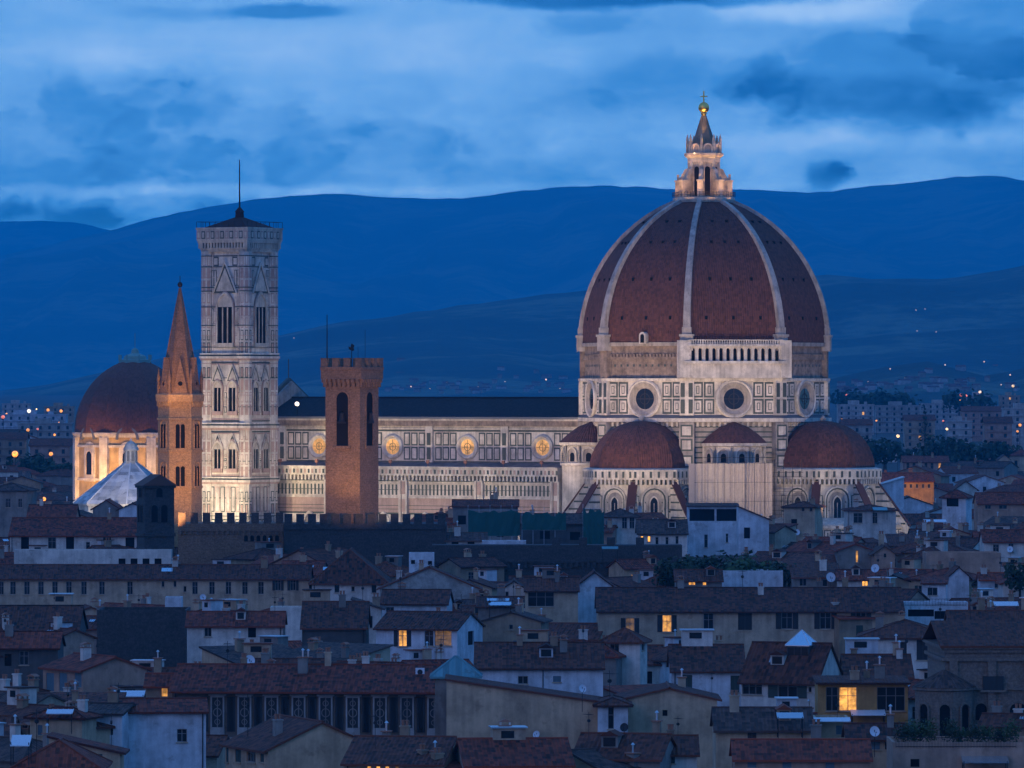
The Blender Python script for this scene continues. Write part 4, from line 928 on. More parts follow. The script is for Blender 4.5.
def chimney(parent, x, y, z0, z1, kind, rng):
    m = MB(); w = rng.uniform(.32, .55); d = rng.uniform(.3, .42); T = Matrix.Translation((x, y, 0))
    m.box(-w, w, -d, d, z0, z1, 0, T)
    if kind == 0:
        m.box(-w - .1, w + .1, -d - .1, d + .1, z1, z1 + .1, 1, T)
        for sx in (-1, 1):
            for sy in (-1, 1): m.box(sx * (w - .08) - .07, sx * (w - .08) + .07, sy * (d - .08) - .07, sy * (d - .08) + .07, z1 + .1, z1 + .4, 0, T)
        m.loft([[(-w - .15, -d - .12, z1 + .4), (w + .15, -d - .12, z1 + .4), (0, -d - .12, z1 + .68)], [(-w - .15, d + .12, z1 + .4), (w + .15, d + .12, z1 + .4), (0, d + .12, z1 + .68)]], 1, T)
    elif kind == 1:
        m.box(-w - .08, w + .08, -d - .08, d + .08, z1, z1 + .14, 0, T)
        for s in (-.45, .45): m.ngon(8, [(.13, z1 + .14), (.15, z1 + .55), (.19, z1 + .6), (.19, z1 + .66)], 1, T @ Matrix.Translation((s * w, 0, 0)))
    else:
        m.box(-w - .12, w + .12, -d - .12, d + .12, z1 + .05, z1 + .17, 1, T); m.tube((x, y, z1), (x, y, z1 + .9), .1, 2, 6); m.ngon(8, [(.22, z1 + .9), (.05, z1 + 1.1)], 2, T)
    m.build('chimney', [rng.choice(G('plaster cream', 'plaster grey', 'plaster tan', 'plaster white')), MATS['terracotta'], MATS['metal sheet']], parent)
def house(label, xl, xr, ye, yr=None, yb=None, phi=0, side=0, D=None, he=None, roof='x', wall='cream', tile=None, win=(), swin=(), ch=None, nick=None, shut=None, seed=None, sky=(), name='house', cat='house', group=None, pitch=.36, over=.55):
    rng = random.Random(seed if seed is not None else int(xl * 7 + ye * 13))
    he = he or heave(ye); Y = (CZ - he) * F / (ye - HZ); s = F / Y; ph = R(phi)
    pm = (xl + xr) / 2; M0 = at(pm, ye, Y)
    k = (M0.x / Y); W = abs(xr - xl) / s / max(.2, math.cos(ph) - k * math.sin(ph))
    u = Vector((math.cos(ph), math.sin(ph), 0)); back = Vector((-math.sin(ph), math.cos(ph), 0))
    if D is None:
        if side and phi: D = side / s / abs(math.sin(ph) + abs(k) * .0)
        elif yr is not None and roof in ('x', 'hip'):
            best = None
            for q in range(50, 300):
                Dq = q / 10; z = he + pitch * Dq / 2; py = HZ + (CZ - z) * F / (Y + Dq / 2)
                e = abs(py - yr)
                if best is None or e < best[0]: best = (e, Dq)
            D = best[1]
        else: D = 10.0
    D = max(4.0, D)
    if yr is None: rise = pitch * (D if roof in ('x', 'hip') else W) / 2
    else:
        Yr = Y + (D / 2 if roof in ('x', 'hip') else D if roof == 'shed' else 0); rise = max(.05, CZ - (yr - HZ) * Yr / F - he)
    if roof == 'flat': rise = .5
    C = M0 + back * (D / 2); C.z = 0
    root = thing(name, label, cat, C, ph, group)
    hw, hd = W / 2, D / 2
    inv = Matrix.Rotation(-ph, 4, 'Z') @ Matrix.Translation(-C)
    def on_plane(P0, dr, x, y):     # picture point -> (distance along the wall, height)
        kk = (x - 512) / F; t = (kk * P0.y - P0.x) / (dr.x - kk * dr.y); yy = P0.y + t * dr.y
        return t, CZ - (y - HZ) * yy / F, F / yy
    PL, PR = M0 - u * hw, M0 + u * hw
    Tf = Matrix(((1, 0, 0, -hw), (0, -1, 0, -hd), (0, 0, 1, 0), (0, 0, 0, 1)))
    sd = 1 if phi < 0 else -1                         # which side wall shows
    Ts = Matrix(((0, 1, 0, hw), (1, 0, 0, -hd), (0, 0, 1, 0), (0, 0, 0, 1))) if sd > 0 else Matrix(((0, -1, 0, -hw), (1, 0, 0, -hd), (0, 0, 1, 0), (0, 0, 0, 1)))
    def holes(lst, P0, dr, lim, top):
        out = []
        for q in lst:
            x, y, w, h = q[:4]; kind = q[4] if len(q) > 4 else 'd'
            t, z, sc = on_plane(P0, dr, x, y); cosf = max(.25, abs(dr.x - (x - 512) / F * dr.y)); ww = w / sc / cosf / 2; hh = h / sc / 2
            a, b, c, d = t - ww, t + ww, z - hh, z + hh
            a, b, d = max(a, .12), min(b, lim - .12), min(d, top - .08)
            if b - a > .15 and d - c > .15: out.append((a, b, c, d, kind))
        return out
    hf = holes(win, PL, u, W, he + (0 if roof != 'y' else 0)); hs = holes(swin, PR if sd > 0 else PL, back, D, he)
    # openings must not overlap
    m = MB(); zb = -.3
    wall_rect(m, Tf, W, zb, he, [h[:4] for h in hf]); wall_rect(m, Ts, D, zb, he, [h[:4] for h in hs])
    To = Matrix(((0, -1, 0, -hw), (1, 0, 0, -hd), (0, 0, 1, 0), (0, 0, 0, 1))) if sd > 0 else Matrix(((0, 1, 0, hw), (1, 0, 0, -hd), (0, 0, 1, 0), (0, 0, 0, 1)))
    wall_rect(m, To, D, zb, he, []); m.poly([(-hw, hd, zb), (hw, hd, zb), (hw, hd, he), (-hw, hd, he)])
    if roof == 'x':
        for sx in (-hw, hw): m.poly([(sx, -hd, he), (sx, hd, he), (sx, 0, he + rise)])
    elif roof == 'y':
        for sy in (-hd, hd): m.poly([(-hw, sy, he), (hw, sy, he), (0, sy, he + rise)])
    elif roof in ('sr', 'sl'):
        xs_ = -hw if roof == 'sr' else hw
        for sy in (-hd, hd): m.poly([(-hw, sy, he), (hw, sy, he), (xs_, sy, he + rise)])
        m.poly([(xs_, -hd, he), (xs_, hd, he), (xs_, hd, he + rise), (xs_, -hd, he + rise)])
    elif roof == 'shed':
        for sx in (-hw, hw): m.poly([(sx, -hd, he), (sx, hd, he), (sx, hd, he + rise)])
        m.poly([(-hw, hd, he), (hw, hd, he), (hw, hd, he + rise), (-hw, hd, he + rise)])
    elif roof == 'flat':
        m.poly([(-hw, -hd, he - .02), (hw, -hd, he - .02), (hw, hd, he - .02), (-hw, hd, he - .02)])
        for x0_, x1_, y0_, y1_ in ((-hw, hw, -hd, -hd + .25), (-hw, hw, hd - .25, hd), (-hw, -hw + .25, -hd + .25, hd - .25), (hw - .25, hw, -hd + .25, hd - .25)): m.box(x0_, x1_, y0_, y1_, he, he + .55)
    # string course, drain pipe
    if W > 7 and roof in ('x', 'hip') and rng.random() < .7:
        p = rng.choice((-hw + .35, hw - .35, rng.uniform(-hw * .5, hw * .5)))
        if not any(h[0] - .2 < p + hw < h[1] + .2 for h in hf): m.tube((p, -hd - .09, 0), (p, -hd - .09, he - .1), .06, 1, 6)
    wo = m.build('wall', ['plaster ' + wall if 'plaster ' + wall in MATS else wall, 'iron'], root)
    shut = shut or rng.choice(('shutter green', 'shutter brown', 'shutter dark', 'shutter green'))
    for h in hf: make_window(Tf, *h, wo, shut)
    for h in hs: make_window(Ts, *h, wo, shut)
    if roof != 'flat':
        r = MB(); o = over; g = .28; th = rise
        if roof == 'x':
            kx = th / hd; zz = he - o * kx
            slope(r, [(-hw - g, -hd - o, zz + .06), (hw + g, -hd - o, zz + .06), (hw + g, 0, he + th + .06), (-hw - g, 0, he + th + .06)])
            slope(r, [(hw + g, hd + o, zz + .06), (-hw - g, hd + o, zz + .06), (-hw - g, 0, he + th + .06), (hw + g, 0, he + th + .06)])
            r.tube((-hw - g, 0, he + th + .05), (hw + g, 0, he + th + .05), .13, 0, 6)
        elif roof == 'y':
            kx = th / hw; zz = he - o * kx
            slope(r, [(hw + o, -hd - g, zz + .06), (hw + o, hd + g, zz + .06), (0, hd + g, he + th + .06), (0, -hd - g, he + th + .06)])
            slope(r, [(-hw - o, hd + g, zz + .06), (-hw - o, -hd - g, zz + .06), (0, -hd - g, he + th + .06), (0, hd + g, he + th + .06)])
            r.tube((0, -hd - g, he + th + .05), (0, hd + g, he + th + .05), .13, 0, 6)
        elif roof == 'hip':
            q = min(hw, hd); rl = max(0, hw - hd); rw = max(0, hd - hw); zz = he - o * th / q + .06; a_ = (-hw - o, -hd - o, zz); b_ = (hw + o, -hd - o, zz); c_ = (hw + o, hd + o, zz); d_ = (-hw - o, hd + o, zz)
            e_ = (-rl, -rw, he + th + .06); f_ = (rl, -rw, he + th + .06); g_ = (rl, rw, he + th + .06); h_ = (-rl, rw, he + th + .06)
            if rl > 0.01: slope(r, [a_, b_, f_, e_]); slope(r, [c_, d_, e_, f_]); slope(r, [b_, c_, f_]); slope(r, [d_, a_, e_]); r.tube(e_, f_, .13, 0, 6)
            elif rw > 0.01: slope(r, [a_, b_, e_]); slope(r, [b_, c_, h_, e_]); slope(r, [c_, d_, h_]); slope(r, [d_, a_, e_, h_]); r.tube(e_, h_, .13, 0, 6)
            else: slope(r, [a_, b_, e_]); slope(r, [b_, c_, e_]); slope(r, [c_, d_, e_]); slope(r, [d_, a_, e_])
            for p, q_ in ((a_, e_), (b_, f_), (c_, g_), (d_, h_)): r.tube(p, q_, .11, 0, 5)
        elif roof in ('sr', 'sl'):
            sg = 1 if roof == 'sr' else -1; kx = th / W
            pts = [(sg * (hw + o), -hd - g, he - o * kx + .06), (sg * (hw + o), hd + g, he - o * kx + .06), (-sg * (hw + .2), hd + g, he + th + .06), (-sg * (hw + .2), -hd - g, he + th + .06)]
            slope(r, pts if sg > 0 else [pts[1], pts[0], pts[3], pts[2]])
        elif roof == 'shed':
            kx = th / D; slope(r, [(-hw - g, -hd - o, he - o * kx + .06), (hw + g, -hd - o, he - o * kx + .06), (hw + g, hd + .3, he + th + .06), (-hw - g, hd + .3, he + th + .06)])
        ro = r.build('roof', [tile or rng.choice(ROOFS)], root)
        n = ch if ch is not None else rng.choice((0, 1, 1, 2) if W > 6 else (0, 0, 1))
        for i in range(n):
            x = rng.uniform(-hw * .8, hw * .8); y = rng.uniform(-hd * .4, hd * .6)
            z = he + th * (1 - abs(y) / hd if roof in ('x', 'hip') else 1 - abs(x) / hw if roof == 'y' else (y + hd) / D if roof == 'shed' else .3)
            if roof == 'hip': z = he + th * max(0, min(1 - abs(y) / hd, (hw - abs(x)) / min(hw, hd), 1))
            chimney(ro, x, y, z - .6, z + rng.uniform(.8, 1.7), rng.choice((0, 1, 1, 2)), rng)
        if roof == 'x' and rng.random() < .22 and W > 6.5 and name == 'house':
            x = rng.uniform(-hw * .6, hw * .6); y = -hd * .62; z = he + th * (1 - abs(y) / hd); q = MB(); w_ = rng.uniform(.55, .9)
            q.box(x - w_, x + w_, y, y + hd * .5, z - .3, z + 1.15, 0); q.box(x - w_ + .2, x + w_ - .2, y - .03, y, z + .15, z + 1.0, 1)
            q.loft([[(x - w_ - .2, y - .25, z + 1.15), (x + w_ + .2, y - .25, z + 1.15), (x, y - .25, z + 1.65)], [(x - w_ - .2, y + hd * .6, z + 1.15), (x + w_ + .2, y + hd * .6, z + 1.15), (x, y + hd * .6, z + 1.65)]], 2)
            q.build('dormer', [MATS['plaster ' + wall] if 'plaster ' + wall in MATS else MATS['plaster grey'], MATS['window glass'], MATS['roof tile']], ro)
        if roof in ('x', 'hip') and rng.random() < .38 and W > 7 and name == 'house' and ch != 0 and ye > 540:
            x = rng.uniform(-hw * .7, hw * .7); w_ = rng.uniform(.8, 1.9); y = hd * rng.uniform(-.1, .35); z = he + th * .55; h_ = he + th + rng.uniform(.7, 1.9); q = MB()
            q.box(x - w_, x + w_, y, y + 2.2, z, h_, 0); q.box(x - w_ - .2, x + w_ + .2, y - .3, y + 2.4, h_, h_ + .12, 2); q.box(x - w_ * .5, x + w_ * .3, y - .03, y, h_ - .95, h_ - .25, 1)
            q.build('roof_room', [rng.choice(G('plaster white', 'plaster blue white', 'plaster cream', 'plaster grey')), MATS['window glass'], MATS[rng.choice(('roof tile', 'metal sheet', 'roof tile brown'))]], ro)
        for x_, y_, w_, h_ in sky:                    # roof lights, at picture points on the front slope
            yv = (ye - y_) / max(1.0, ye - (yr if yr else ye - 10)); ty = -hd + min(.85, max(.1, yv)) * hd; tx = (x_ - pm) / s
            kx = th / hd; T = Matrix.Translation((tx, ty, he + th * (1 - abs(ty) / hd) + .14)) @ Matrix.Rotation(math.atan(kx), 4, 'X'); q = MB()
            ww, hh = w_ / s / 2, h_ / s * 1.9 / 2
            q.box(-ww, ww, -hh, hh, -.1, .08, 0, T); q.frame(-ww, ww, 0, 0, 0, 0, 0, 1) if 0 else None
            nb = max(2, int(ww / .35))
            for i in range(nb + 1): u_ = -ww + 2 * ww * i / nb; q.box(u_ - .04, u_ + .04, -hh - .03, hh + .03, .08, .13, 1, T)
            q.build('skylight', G('skylight glass', 'metal sheet'), ro)
    y_top = yr if yr is not None else HZ + (CZ - he - rise) * F / (Y + hd)
    x0, x1 = (xl, xr + (side if phi < 0 else 0)) if phi <= 0 else (xl - side, xr)
    BOXES.append((x0, x1, y_top, yb if yb else ye + 16, Y, nick))
    PLAN.append((C.x, C.y, math.hypot(hw, hd) * .72)); root['y_'] = Y
    del root['y_']
    return root, W, D, he, Y

H = house
# ---- the row under the cathedral
H('white house with a dark hipped roof below the left red half dome', 603, 638, 516, 509, 541, roof='hip', wall='white', win=[(609, 525, 7, 9, 'c'), (624.5, 523, 5, 11, 'd'), (632, 523, 5, 11, 'd')], shut='shutter blue', nick='the white house under the left half dome', D=9)
H('long low house with a slate grey roof and two small orange windows', 638, 687, 533, 520, 547, wall='white', tile='roof tile grey', win=[(642, 539, 3, 6, 'l'), (649, 539, 3, 6, 'l'), (657, 541, 3, 8), (667, 541, 3, 8), (677, 540, 3, 8)], nick='the slate roofed house with orange windows')
H('tall pale house with a wide open roof terrace facing the tribune', 688, 738, 506, 503, 554, roof='shed', D=9, wall='blue white', tile='roof tile grey', win=[(702, 515, 25, 12, 'o'), (726.5, 515, 20, 12, 'o'), (706, 541, 3.5, 13), (727, 538, 2.5, 9)], ch=0, nick='the tall house with the roof terrace')
H('pale blank lean-to wall with its roof sloping down to the right', 738.5, 769, 519, 506, 548, roof='sr', D=9, wall='blue white', win=[(747, 533, 6, 11, 'o')], ch=0, nick='the blank lean-to wall')
H('cream tower house with a flat dark roof under the scaffold', 784, 815, 506.5, 502, 533, roof='hip', D=8, wall='cream', phi=-14, side=0, win=[(803, 508.5, 3, 6), (811, 508.5, 3, 6), (794, 524, 6, 10, 'o')], nick='the cream tower house')
H('white house with a dark low roof under the right tribune', 847, 896, 510, 505, 533, roof='hip', D=10, wall='white', win=[(858, 518, 9, 10, 'd'), (875, 518, 5, 11, 'd')], nick='the white house under the right tribune')
H('grey house behind the scaffold nets right of the battlements', 453, 518, 506, 500, 545, wall='grey', win=[(462, 520, 8, 9, 'o'), (500, 533, 7, 8, 'o')], D=10, nick='the netted grey house')
H('dark flat roofed building behind the teal scaffold nets', 520, 603, 523, 514, 546, wall='dark grey', win=[(545, 535, 10, 8, 'o'), (575, 536, 10, 8, 'o')], D=11, tile='roof tile grey', nick='the dark building behind the nets')
H('small red roofed house with two attic windows below the nets', 446, 486, 540, 533, 547, D=8, wall='white', win=[(455, 541, 7, 6, 'o'), (471, 541, 7, 6, 'o')], nick='the house with two attic windows')
H('low white terrace with a ragged parapet below the nets', 482, 526, 544, None, 550, roof='flat', D=5, wall='blue white', win=[(500, 548, 10, 4, 'o')], nick='the ragged white terrace')
H('dark grey tall house at the left edge', -14, 27, 490, 483, 526, phi=-8, wall='grey', D=10, roof='hip', win=[(8, 503, 5, 9), (20, 503, 4, 9)], nick='the dark house at the left edge')
H('long pinkish roofed house left of the white pyramid roof', 27, 74, 520, 505, 527, wall='pink', tile='roof tile red', win=[(38, 524, 4, 5), (60, 524, 4, 5)], nick='the pink roofed house')
H('pale house with a plain gable below the amber lit chapel', 93, 119, 508, 500, 519, roof='y', D=12, wall='grey', nick='the plain gabled house')
H('small blue grey gabled house below the white pyramid roof', 119, 146, 509, 503, 519, roof='y', D=12, wall='blue white', nick='the blue grey gabled house')
H('long white house with five dark windows left of the stone belfry', 10, 140, 535, 518, 553, wall='white', tile='roof tile red', win=[(25, 543, 8, 12, 'o'), (52, 543, 8, 11, 'd'), (70, 543, 8, 12, 'o'), (88, 546, 4, 8, 'd'), (107, 543, 8, 12, 'd'), (130, 543, 9, 11, 'o')], ch=1, nick='the white house with five windows')
H('low white terrace with four arches at the foot of the stone belfry', 14, 171, 553, None, 566, roof='flat', D=4, wall='white', win=[(122, 562, 7, 7, 'o'), (134, 562, 7, 7, 'o'), (146, 562, 7, 7, 'o'), (158, 562, 7, 7, 'o')], nick='the arcaded white terrace')
H('flat topped pale house with a roof terrace right of the belfry', 180, 243, 531, None, 566, roof='flat', D=9, wall='blue white', win=[(211, 546, 6, 10, 'o'), (196, 545, 8, 6, 'o'), (235, 548, 14, 8, 'o'), (208, 561, 8, 5, 'o'), (219, 561, 8, 5, 'o')], nick='the flat roofed house by the belfry')
wl = [(x, 588, 5.5, 13, 'd') for x in (1, 13, 27, 41, 55, 69, 84, 102, 130)] + [(163, 584, 3, 6), (175, 584, 3, 6), (185, 589, 3, 6)] + [(x, 588, 5.5, 12.5, 'd') for x in (195, 212, 228.5, 245, 261)] + [(278, 584, 5.5, 13, 'ds'), (293, 584, 5.5, 13, 'ds')]
H('very long cream convent house with a single row of windows', -14, 309, 578, 565, 600, phi=-.6, wall='cream', tile='roof tile brown', win=wl, ch=3, sky=[(166, 571, 11, 5)], nick='the long convent house', shut='shutter dark')
H('broad house with a big hipped roof at the end of the convent', 312, 386, 581, 549, 616, roof='hip', D=22, wall='white', tile='roof tile brown', win=[(337, 587, 5, 11), (353, 589, 3.5, 5), (374, 587, 5, 12)], sky=[(327, 570, 9, 4)], nick='the house with the big hipped roof')
H('wide rough grey gable wall with white flues on top', 380, 479, 588, 567, 598, roof='y', D=9, wall='rough wall', tile='roof tile brown', ch=2, nick='the rough grey gable')
H('small white box of flues on the grey gable', 409, 434, 556, None, 566, roof='flat', D=3, wall='blue white', win=[(413, 562, 4, 4, 'o'), (430, 563, 4, 4, 'o')], nick='the white box of flues')
H('small white house with a red roof below the grey gable', 381, 447, 603, 590, 617, wall='blue white', win=[(390, 611, 8, 8, 'd')], phi=-4, nick='the small house below the grey gable')
H('white house with a glowing lamp in its shuttered window', 376, 457, 628, 612, 657, phi=-16, side=25, wall='blue white', win=[(402.5, 638, 8.5, 17, 'ls'), (429, 638, 9, 16, 'd'), (443, 638, 17, 16, 'y')], swin=[(471, 638, 6, 14, 'o')], shut='shutter dark', nick='the white house with the lamp lit window')
H('small white gable with two dark windows', 503, 525, 588, 581, 604, roof='y', D=10, wall='white', win=[(507, 595, 3.5, 7), (519, 595, 3.5, 8)], nick='the white gable with two windows')
H('cream house with a wide three part window beside the white gable', 525.5, 578, 590, 578, 617, wall='cream', win=[(541, 599, 26, 15, 'd')], nick='the house with the three part window')
H('low house with a bright striped skylight on its roof', 478, 523, 606, 597, 617, wall='grey', tile='roof tile brown', sky=[(498, 601, 22, 5)], D=10, nick='the house with the striped skylight')
H('cream house with a small stone wing left of the tower house', 481, 541, 621, 612, 648, wall='tan', phi=-8, side=8, roof='y', win=[(511, 627, 4, 5), (516, 643, 6, 5, 'c')], shut='shutter blue', nick='the cream house with the stone wing')
H('small white gabled house by a tall pipe', 576, 613, 586, 572, 599, roof='y', D=11, wall='blue white', win=[(606, 592, 5, 9, 'c')], shut='shutter blue', nick='the gabled house by the pipe')
H('low dark house with three small orange windows in the garden', 676, 722, 580, 570, 592, wall='grey', win=[(682, 583.5, 2.5, 4, 'l'), (692, 583, 7, 4.5, 'l'), (704.5, 583, 4, 5, 'l')], nick='the garden house with orange windows')
H('very long cream house with a brown roof and one bright orange window', 598, 903, 610.5, 588, 643, wall='cream', tile='roof tile brown', win=[(630, 626, 9, 16, 'ys'), (667, 623.5, 9.5, 17, 'ls'), (708.5, 622, 10, 17, 'd'), (745, 621, 14, 18, 'c'), (787, 620, 11, 18, 'ds'), (825.5, 620, 11, 18, 'ds'), (861, 618, 10, 18, 'ds')], ch=5, nick='the long house with the orange window', shut='shutter dark')
H('blue grey gable with a narrow lit slit window', 838, 873, 550, 544, 568, roof='y', D=11, wall='grey', win=[(857, 556, 2.8, 13, 'l')], nick='the gable with the lit slit')
H('small pink gable with a dark slit window', 874, 895, 553, 546, 566, roof='y', D=11, wall='pink', win=[(885, 554, 2.5, 7)], nick='the pink gable')
H('low house with one small square yellow window under its eave', 838, 886, 579, 570, 588, wall='white', win=[(865, 583, 6, 6.5, 'l')], nick='the house with the square yellow window')
H('pale blue flat topped wall behind the long cream house', 722, 783, 574, None, 593, roof='flat', D=7, wall='blue white', nick='the pale blue wall')
H('stone house with a shed roof right of the pale wall', 793, 840, 577, 563, 592, roof='shed', D=10, wall='grey', win=[(803, 582, 7, 8, 'd'), (825, 583, 5, 7)], nick='the stone house with the shed roof')
H('bluish tower house with a dark top loggia and flat tiled roof', 942, 966, 496.5, 490, 523, phi=-18, side=7.5, roof='hip', wall='blue white', win=[(952.5, 502, 12, 9, 'o')], nick='the tower house with the loggia')
H('long pinkish house front at the right edge below the dark trees', 978, 1032, 503, 493, 513, wall='pink', win=[(988, 507, 6, 4), (1003, 507, 8, 4)], nick='the pinkish house front')
H('pale house at the right edge with two windows and a dish', 984, 1034, 541, 530, 558, wall='white', win=[(996, 549, 6, 9), (1011, 548, 5, 9)], nick='the pale house at the right edge')
H('long low pink wall of a flat roofed building', 926, 1001, 556, None, 567, roof='flat', D=9, wall='pink', nick='the low pink building')
H('square white attic house with one blue window', 922, 946, 583, 577, 605, roof='shed', D=6, wall='blue white', phi=-6, win=[(932.5, 591.5, 10, 8, 'd')], ch=0, nick='the square white attic house')
H('terrace block with open dark rooms under the white attic', 904, 968, 606, None, 626, roof='flat', D=5, wall='blue white', win=[(921, 613, 26, 7, 'o'), (943, 615, 17, 8, 'o')], nick='the terrace block')
H('small white gable with a sloping roof near the right edge', 949, 969, 576, 567, 583, roof='y', D=9, wall='blue white', nick='the small white gable')
H('low white house with two dark doors near the right edge', 980, 1007, 579, 573, 590, wall='blue white', win=[(998, 584, 7, 8, 'd')], nick='the low white house with dark doors')
H('white lean-to at the right edge with a red tiled slope', 1003, 1036, 583, 574, 593, roof='sl', D=9, wall='white', tile='roof tile red', win=[(1012, 585, 6, 5)], nick='the white lean-to')
H('house with a wide hipped roof and two tall shuttered windows', 859, 948, 637, 620, 668, phi=-5, side=0, roof='hip', D=13, wall='white', tile='roof tile brown', win=[(901, 652, 11, 20, 'c'), (923, 650, 13, 20, 'c')], shut='shutter dark', ch=2, nick='the house with the wide hipped roof')
H('dark long roof behind the brown church', 952, 1038, 634, 611, 645, wall='grey', tile='roof tile brown', ch=3, nick='the long dark roof')
H('white house with a gable, shuttered windows and a glass lantern on its roof', 741, 817, 679, 643, 709, phi=-24, side=29, wall='white', tile='roof tile brown', win=[(751, 688, 22, 13, 'd'), (787.5, 689, 19, 18, 'ds'), (810, 689.5, 3, 5)], sky=[(770, 660, 14, 6)], ch=0, nick='the white house with the glass lantern')
H('ochre house with a large white window half lit yellow', 818, 908, 682.5, 676, 715, he=17.6, roof='shed', D=7, wall='ochre', tile='roof tile brown', win=[(832, 699, 12, 24, 'd'), (848, 699, 18, 24, 'l'), (891, 699, 28, 24, 'd')], ch=3, over=.7, nick='the ochre house')
H('dark hipped roof with several chimneys behind the ochre house', 846, 912, 676, 655, 682, he=17.2, wall='tan', tile='roof tile brown', ch=4, nick='the roof with several chimneys')
H('low house with a grey tiled roof right of the big beige wall', 716, 812, 729, 708, 747, wall='beige', tile='roof tile grey', win=[(752, 737, 9, 9, 'c')], nick='the grey tiled house')
H('square white tower house with a hipped roof', 602, 640, 640, 629, 693, phi=-13, side=8, roof='hip', wall='white', win=[(614.5, 646.5, 9, 12, 'd')], swin=[(643, 645, 3.5, 11)], tile='roof tile brown', ch=0, nick='the white tower house')
H('pale house with tall closed shutters right of the tower house', 672, 744, 670, 645, 707, wall='blue white', tile='roof tile brown', win=[(687, 683.5, 10.5, 17, 'c'), (735, 684, 9, 17, 'c')], shut='shutter green', nick='the house with closed shutters')
H('pale blue long house left of the tower house', 476, 603, 667, 643, 683, wall='blue white', tile='roof tile brown', win=[(523, 680, 10, 8, 'd'), (557, 679, 8, 6, 'c')], shut='shutter blue', ch=5, nick='the long pale blue house')
H('huge blank beige wall sloping down to the right', 446.5, 604, 702, 679, 747, roof='sr', D=10, wall='beige', tile='roof tile brown', ch=0, nick='the huge blank beige wall')
H('recessed blue white house front with one tall dark door', 598, 628, 704, 697, 742, roof='hip', D=9, wall='blue white', win=[(611, 718, 6, 22, 'd')], nick='the recessed house front')
H('big beige gable wall with one tiny square window', 622, 717, 699, 688, 763, roof='y', D=12, wall='beige', win=[(665, 713, 5, 6, 'o')], tile='roof tile brown', ch=1, nick='the beige gable with the tiny window')
H('attic room under a ridged turquoise metal roof', 435, 477, 673, 657, 681, he=19.0, roof='hip', D=4.2, wall='grey', tile='turquoise metal', ch=0, nick='the turquoise metal roof')
H('wide beige gable wall with a bright skylight beside its ridge', 268, 376, 748, 722, 775, phi=22, side=48, roof='y', wall='beige', tile='roof tile brown', win=[], swin=[(226, 754, 5, 16, 'c'), (238, 754, 6, 16, 'c'), (251, 755, 9, 14, 'd'), (262, 755, 4, 14, 'c')], ch=1, nick='the beige gable with the skylight')
H('white house with a canted front and one dark window low at the left', 118, 206, 711, 699, 764, phi=5, side=3, D=9, wall='blue white', win=[(182, 735.5, 10, 13, 'd')], tile='roof tile red', nick='the white canted house')
H('white wing with a small porch joined to the canted house', 82, 122, 713, 704, 760, D=9, phi=-10, side=5, roof='x', wall='blue white', win=[(108, 730, 10, 10, 'o')], nick='the white wing')
H('pink beige block with a thin red roof at the lower left', 30, 82, 716, 708, 746, phi=-18, side=9, D=None, roof='hip', wall='beige', win=[(40, 730, 5, 10, 'c')], shut='shutter blue', nick='the pink beige block')
H('beige lean-to sloping down to the right at the lower left', 49, 120, 752, 736, 768, roof='sr', D=6, wall='beige', win=[(98, 760, 9, 12, 'c')], ch=0, nick='the beige lean-to')
H('red pyramid roof in the bottom left corner', 14, 98, 767, 740, 775, roof='hip', D=11, wall='grey', tile='roof tile red', ch=0, nick='the red pyramid roof')
H('pinkish gable wall with a red roof left of the lit red roof', 83, 147, 669, 657, 688, phi=30, side=46, roof='y', wall='pink', tile='roof tile red', swin=[(50, 682, 8, 18, 'c'), (63, 682, 8, 18, 'c'), (78, 680, 7, 14, 'c')], shut='shutter blue', nick='the pinkish gable wall')
H('dark veranda house with a low red roof at the left edge', -16, 58, 647, 632, 676, wall='dark grey', tile='roof tile red', win=[(8, 660, 7, 12, 'o'), (24, 658, 9, 14, 'd')], nick='the dark veranda house')
H('red roofed house with two orange windows left of the ornate palace', 146, 205, 685, 674, 704, wall='tan', tile='roof tile red', win=[(164.5, 692, 7, 10, 'l'), (181, 691, 6, 10, 'l')], nick='the red house with two orange windows')
H('big blank dark stone block in the left half', 97, 186, 614, None, 667, roof='flat', D=12, wall='stone dark', nick='the blank dark stone block')
H('wide dark roof left of the dark stone block', -8, 77, 632, 606, 640, wall='dark grey', tile='roof tile brown', nick='the wide dark roof')
H('small white box room on top of a roof', 165, 181.5, 601, None, 613, roof='flat', D=3, wall='blue white', nick='the small white box room')
H('pale house with a low red roof left of a blank white block', 187, 283, 625, 612, 639, wall='white', win=[(208, 632, 7, 9), (252, 632, 8, 11, 'o')], nick='the pale house with the low roof')
H('blank white chimney block right of the low red roof', 270, 304, 611, None, 637, roof='flat', D=5, wall='white', nick='the blank white block')
H('dark roofed house under the big hipped roof', 302, 366, 627, 602, 642, wall='dark grey', tile='roof tile brown', nick='the dark roofed house')
H('tall white wall strip left of the lamp lit house', 352, 381, 608, 599, 652, roof='sr', D=8, wall='white', win=[(371, 622, 3, 12)], nick='the tall white strip')
H('low pink house with a brown roof at the bottom right', 735, 870, 758, 740, 775, wall='pink', win=[(752, 763, 9, 9, 'c'), (787, 764, 9, 8, 'c'), (830, 766, 9, 7, 'c')], shut='shutter blue', nick='the low pink house')
H('small beige roof room with a white awning', 814, 849, 723, None, 746, roof='flat', D=5, wall='beige', win=[(839, 730, 6, 9, 'c'), (833, 742, 7, 6, 'c')], shut='shutter blue', nick='the roof room with the awning')
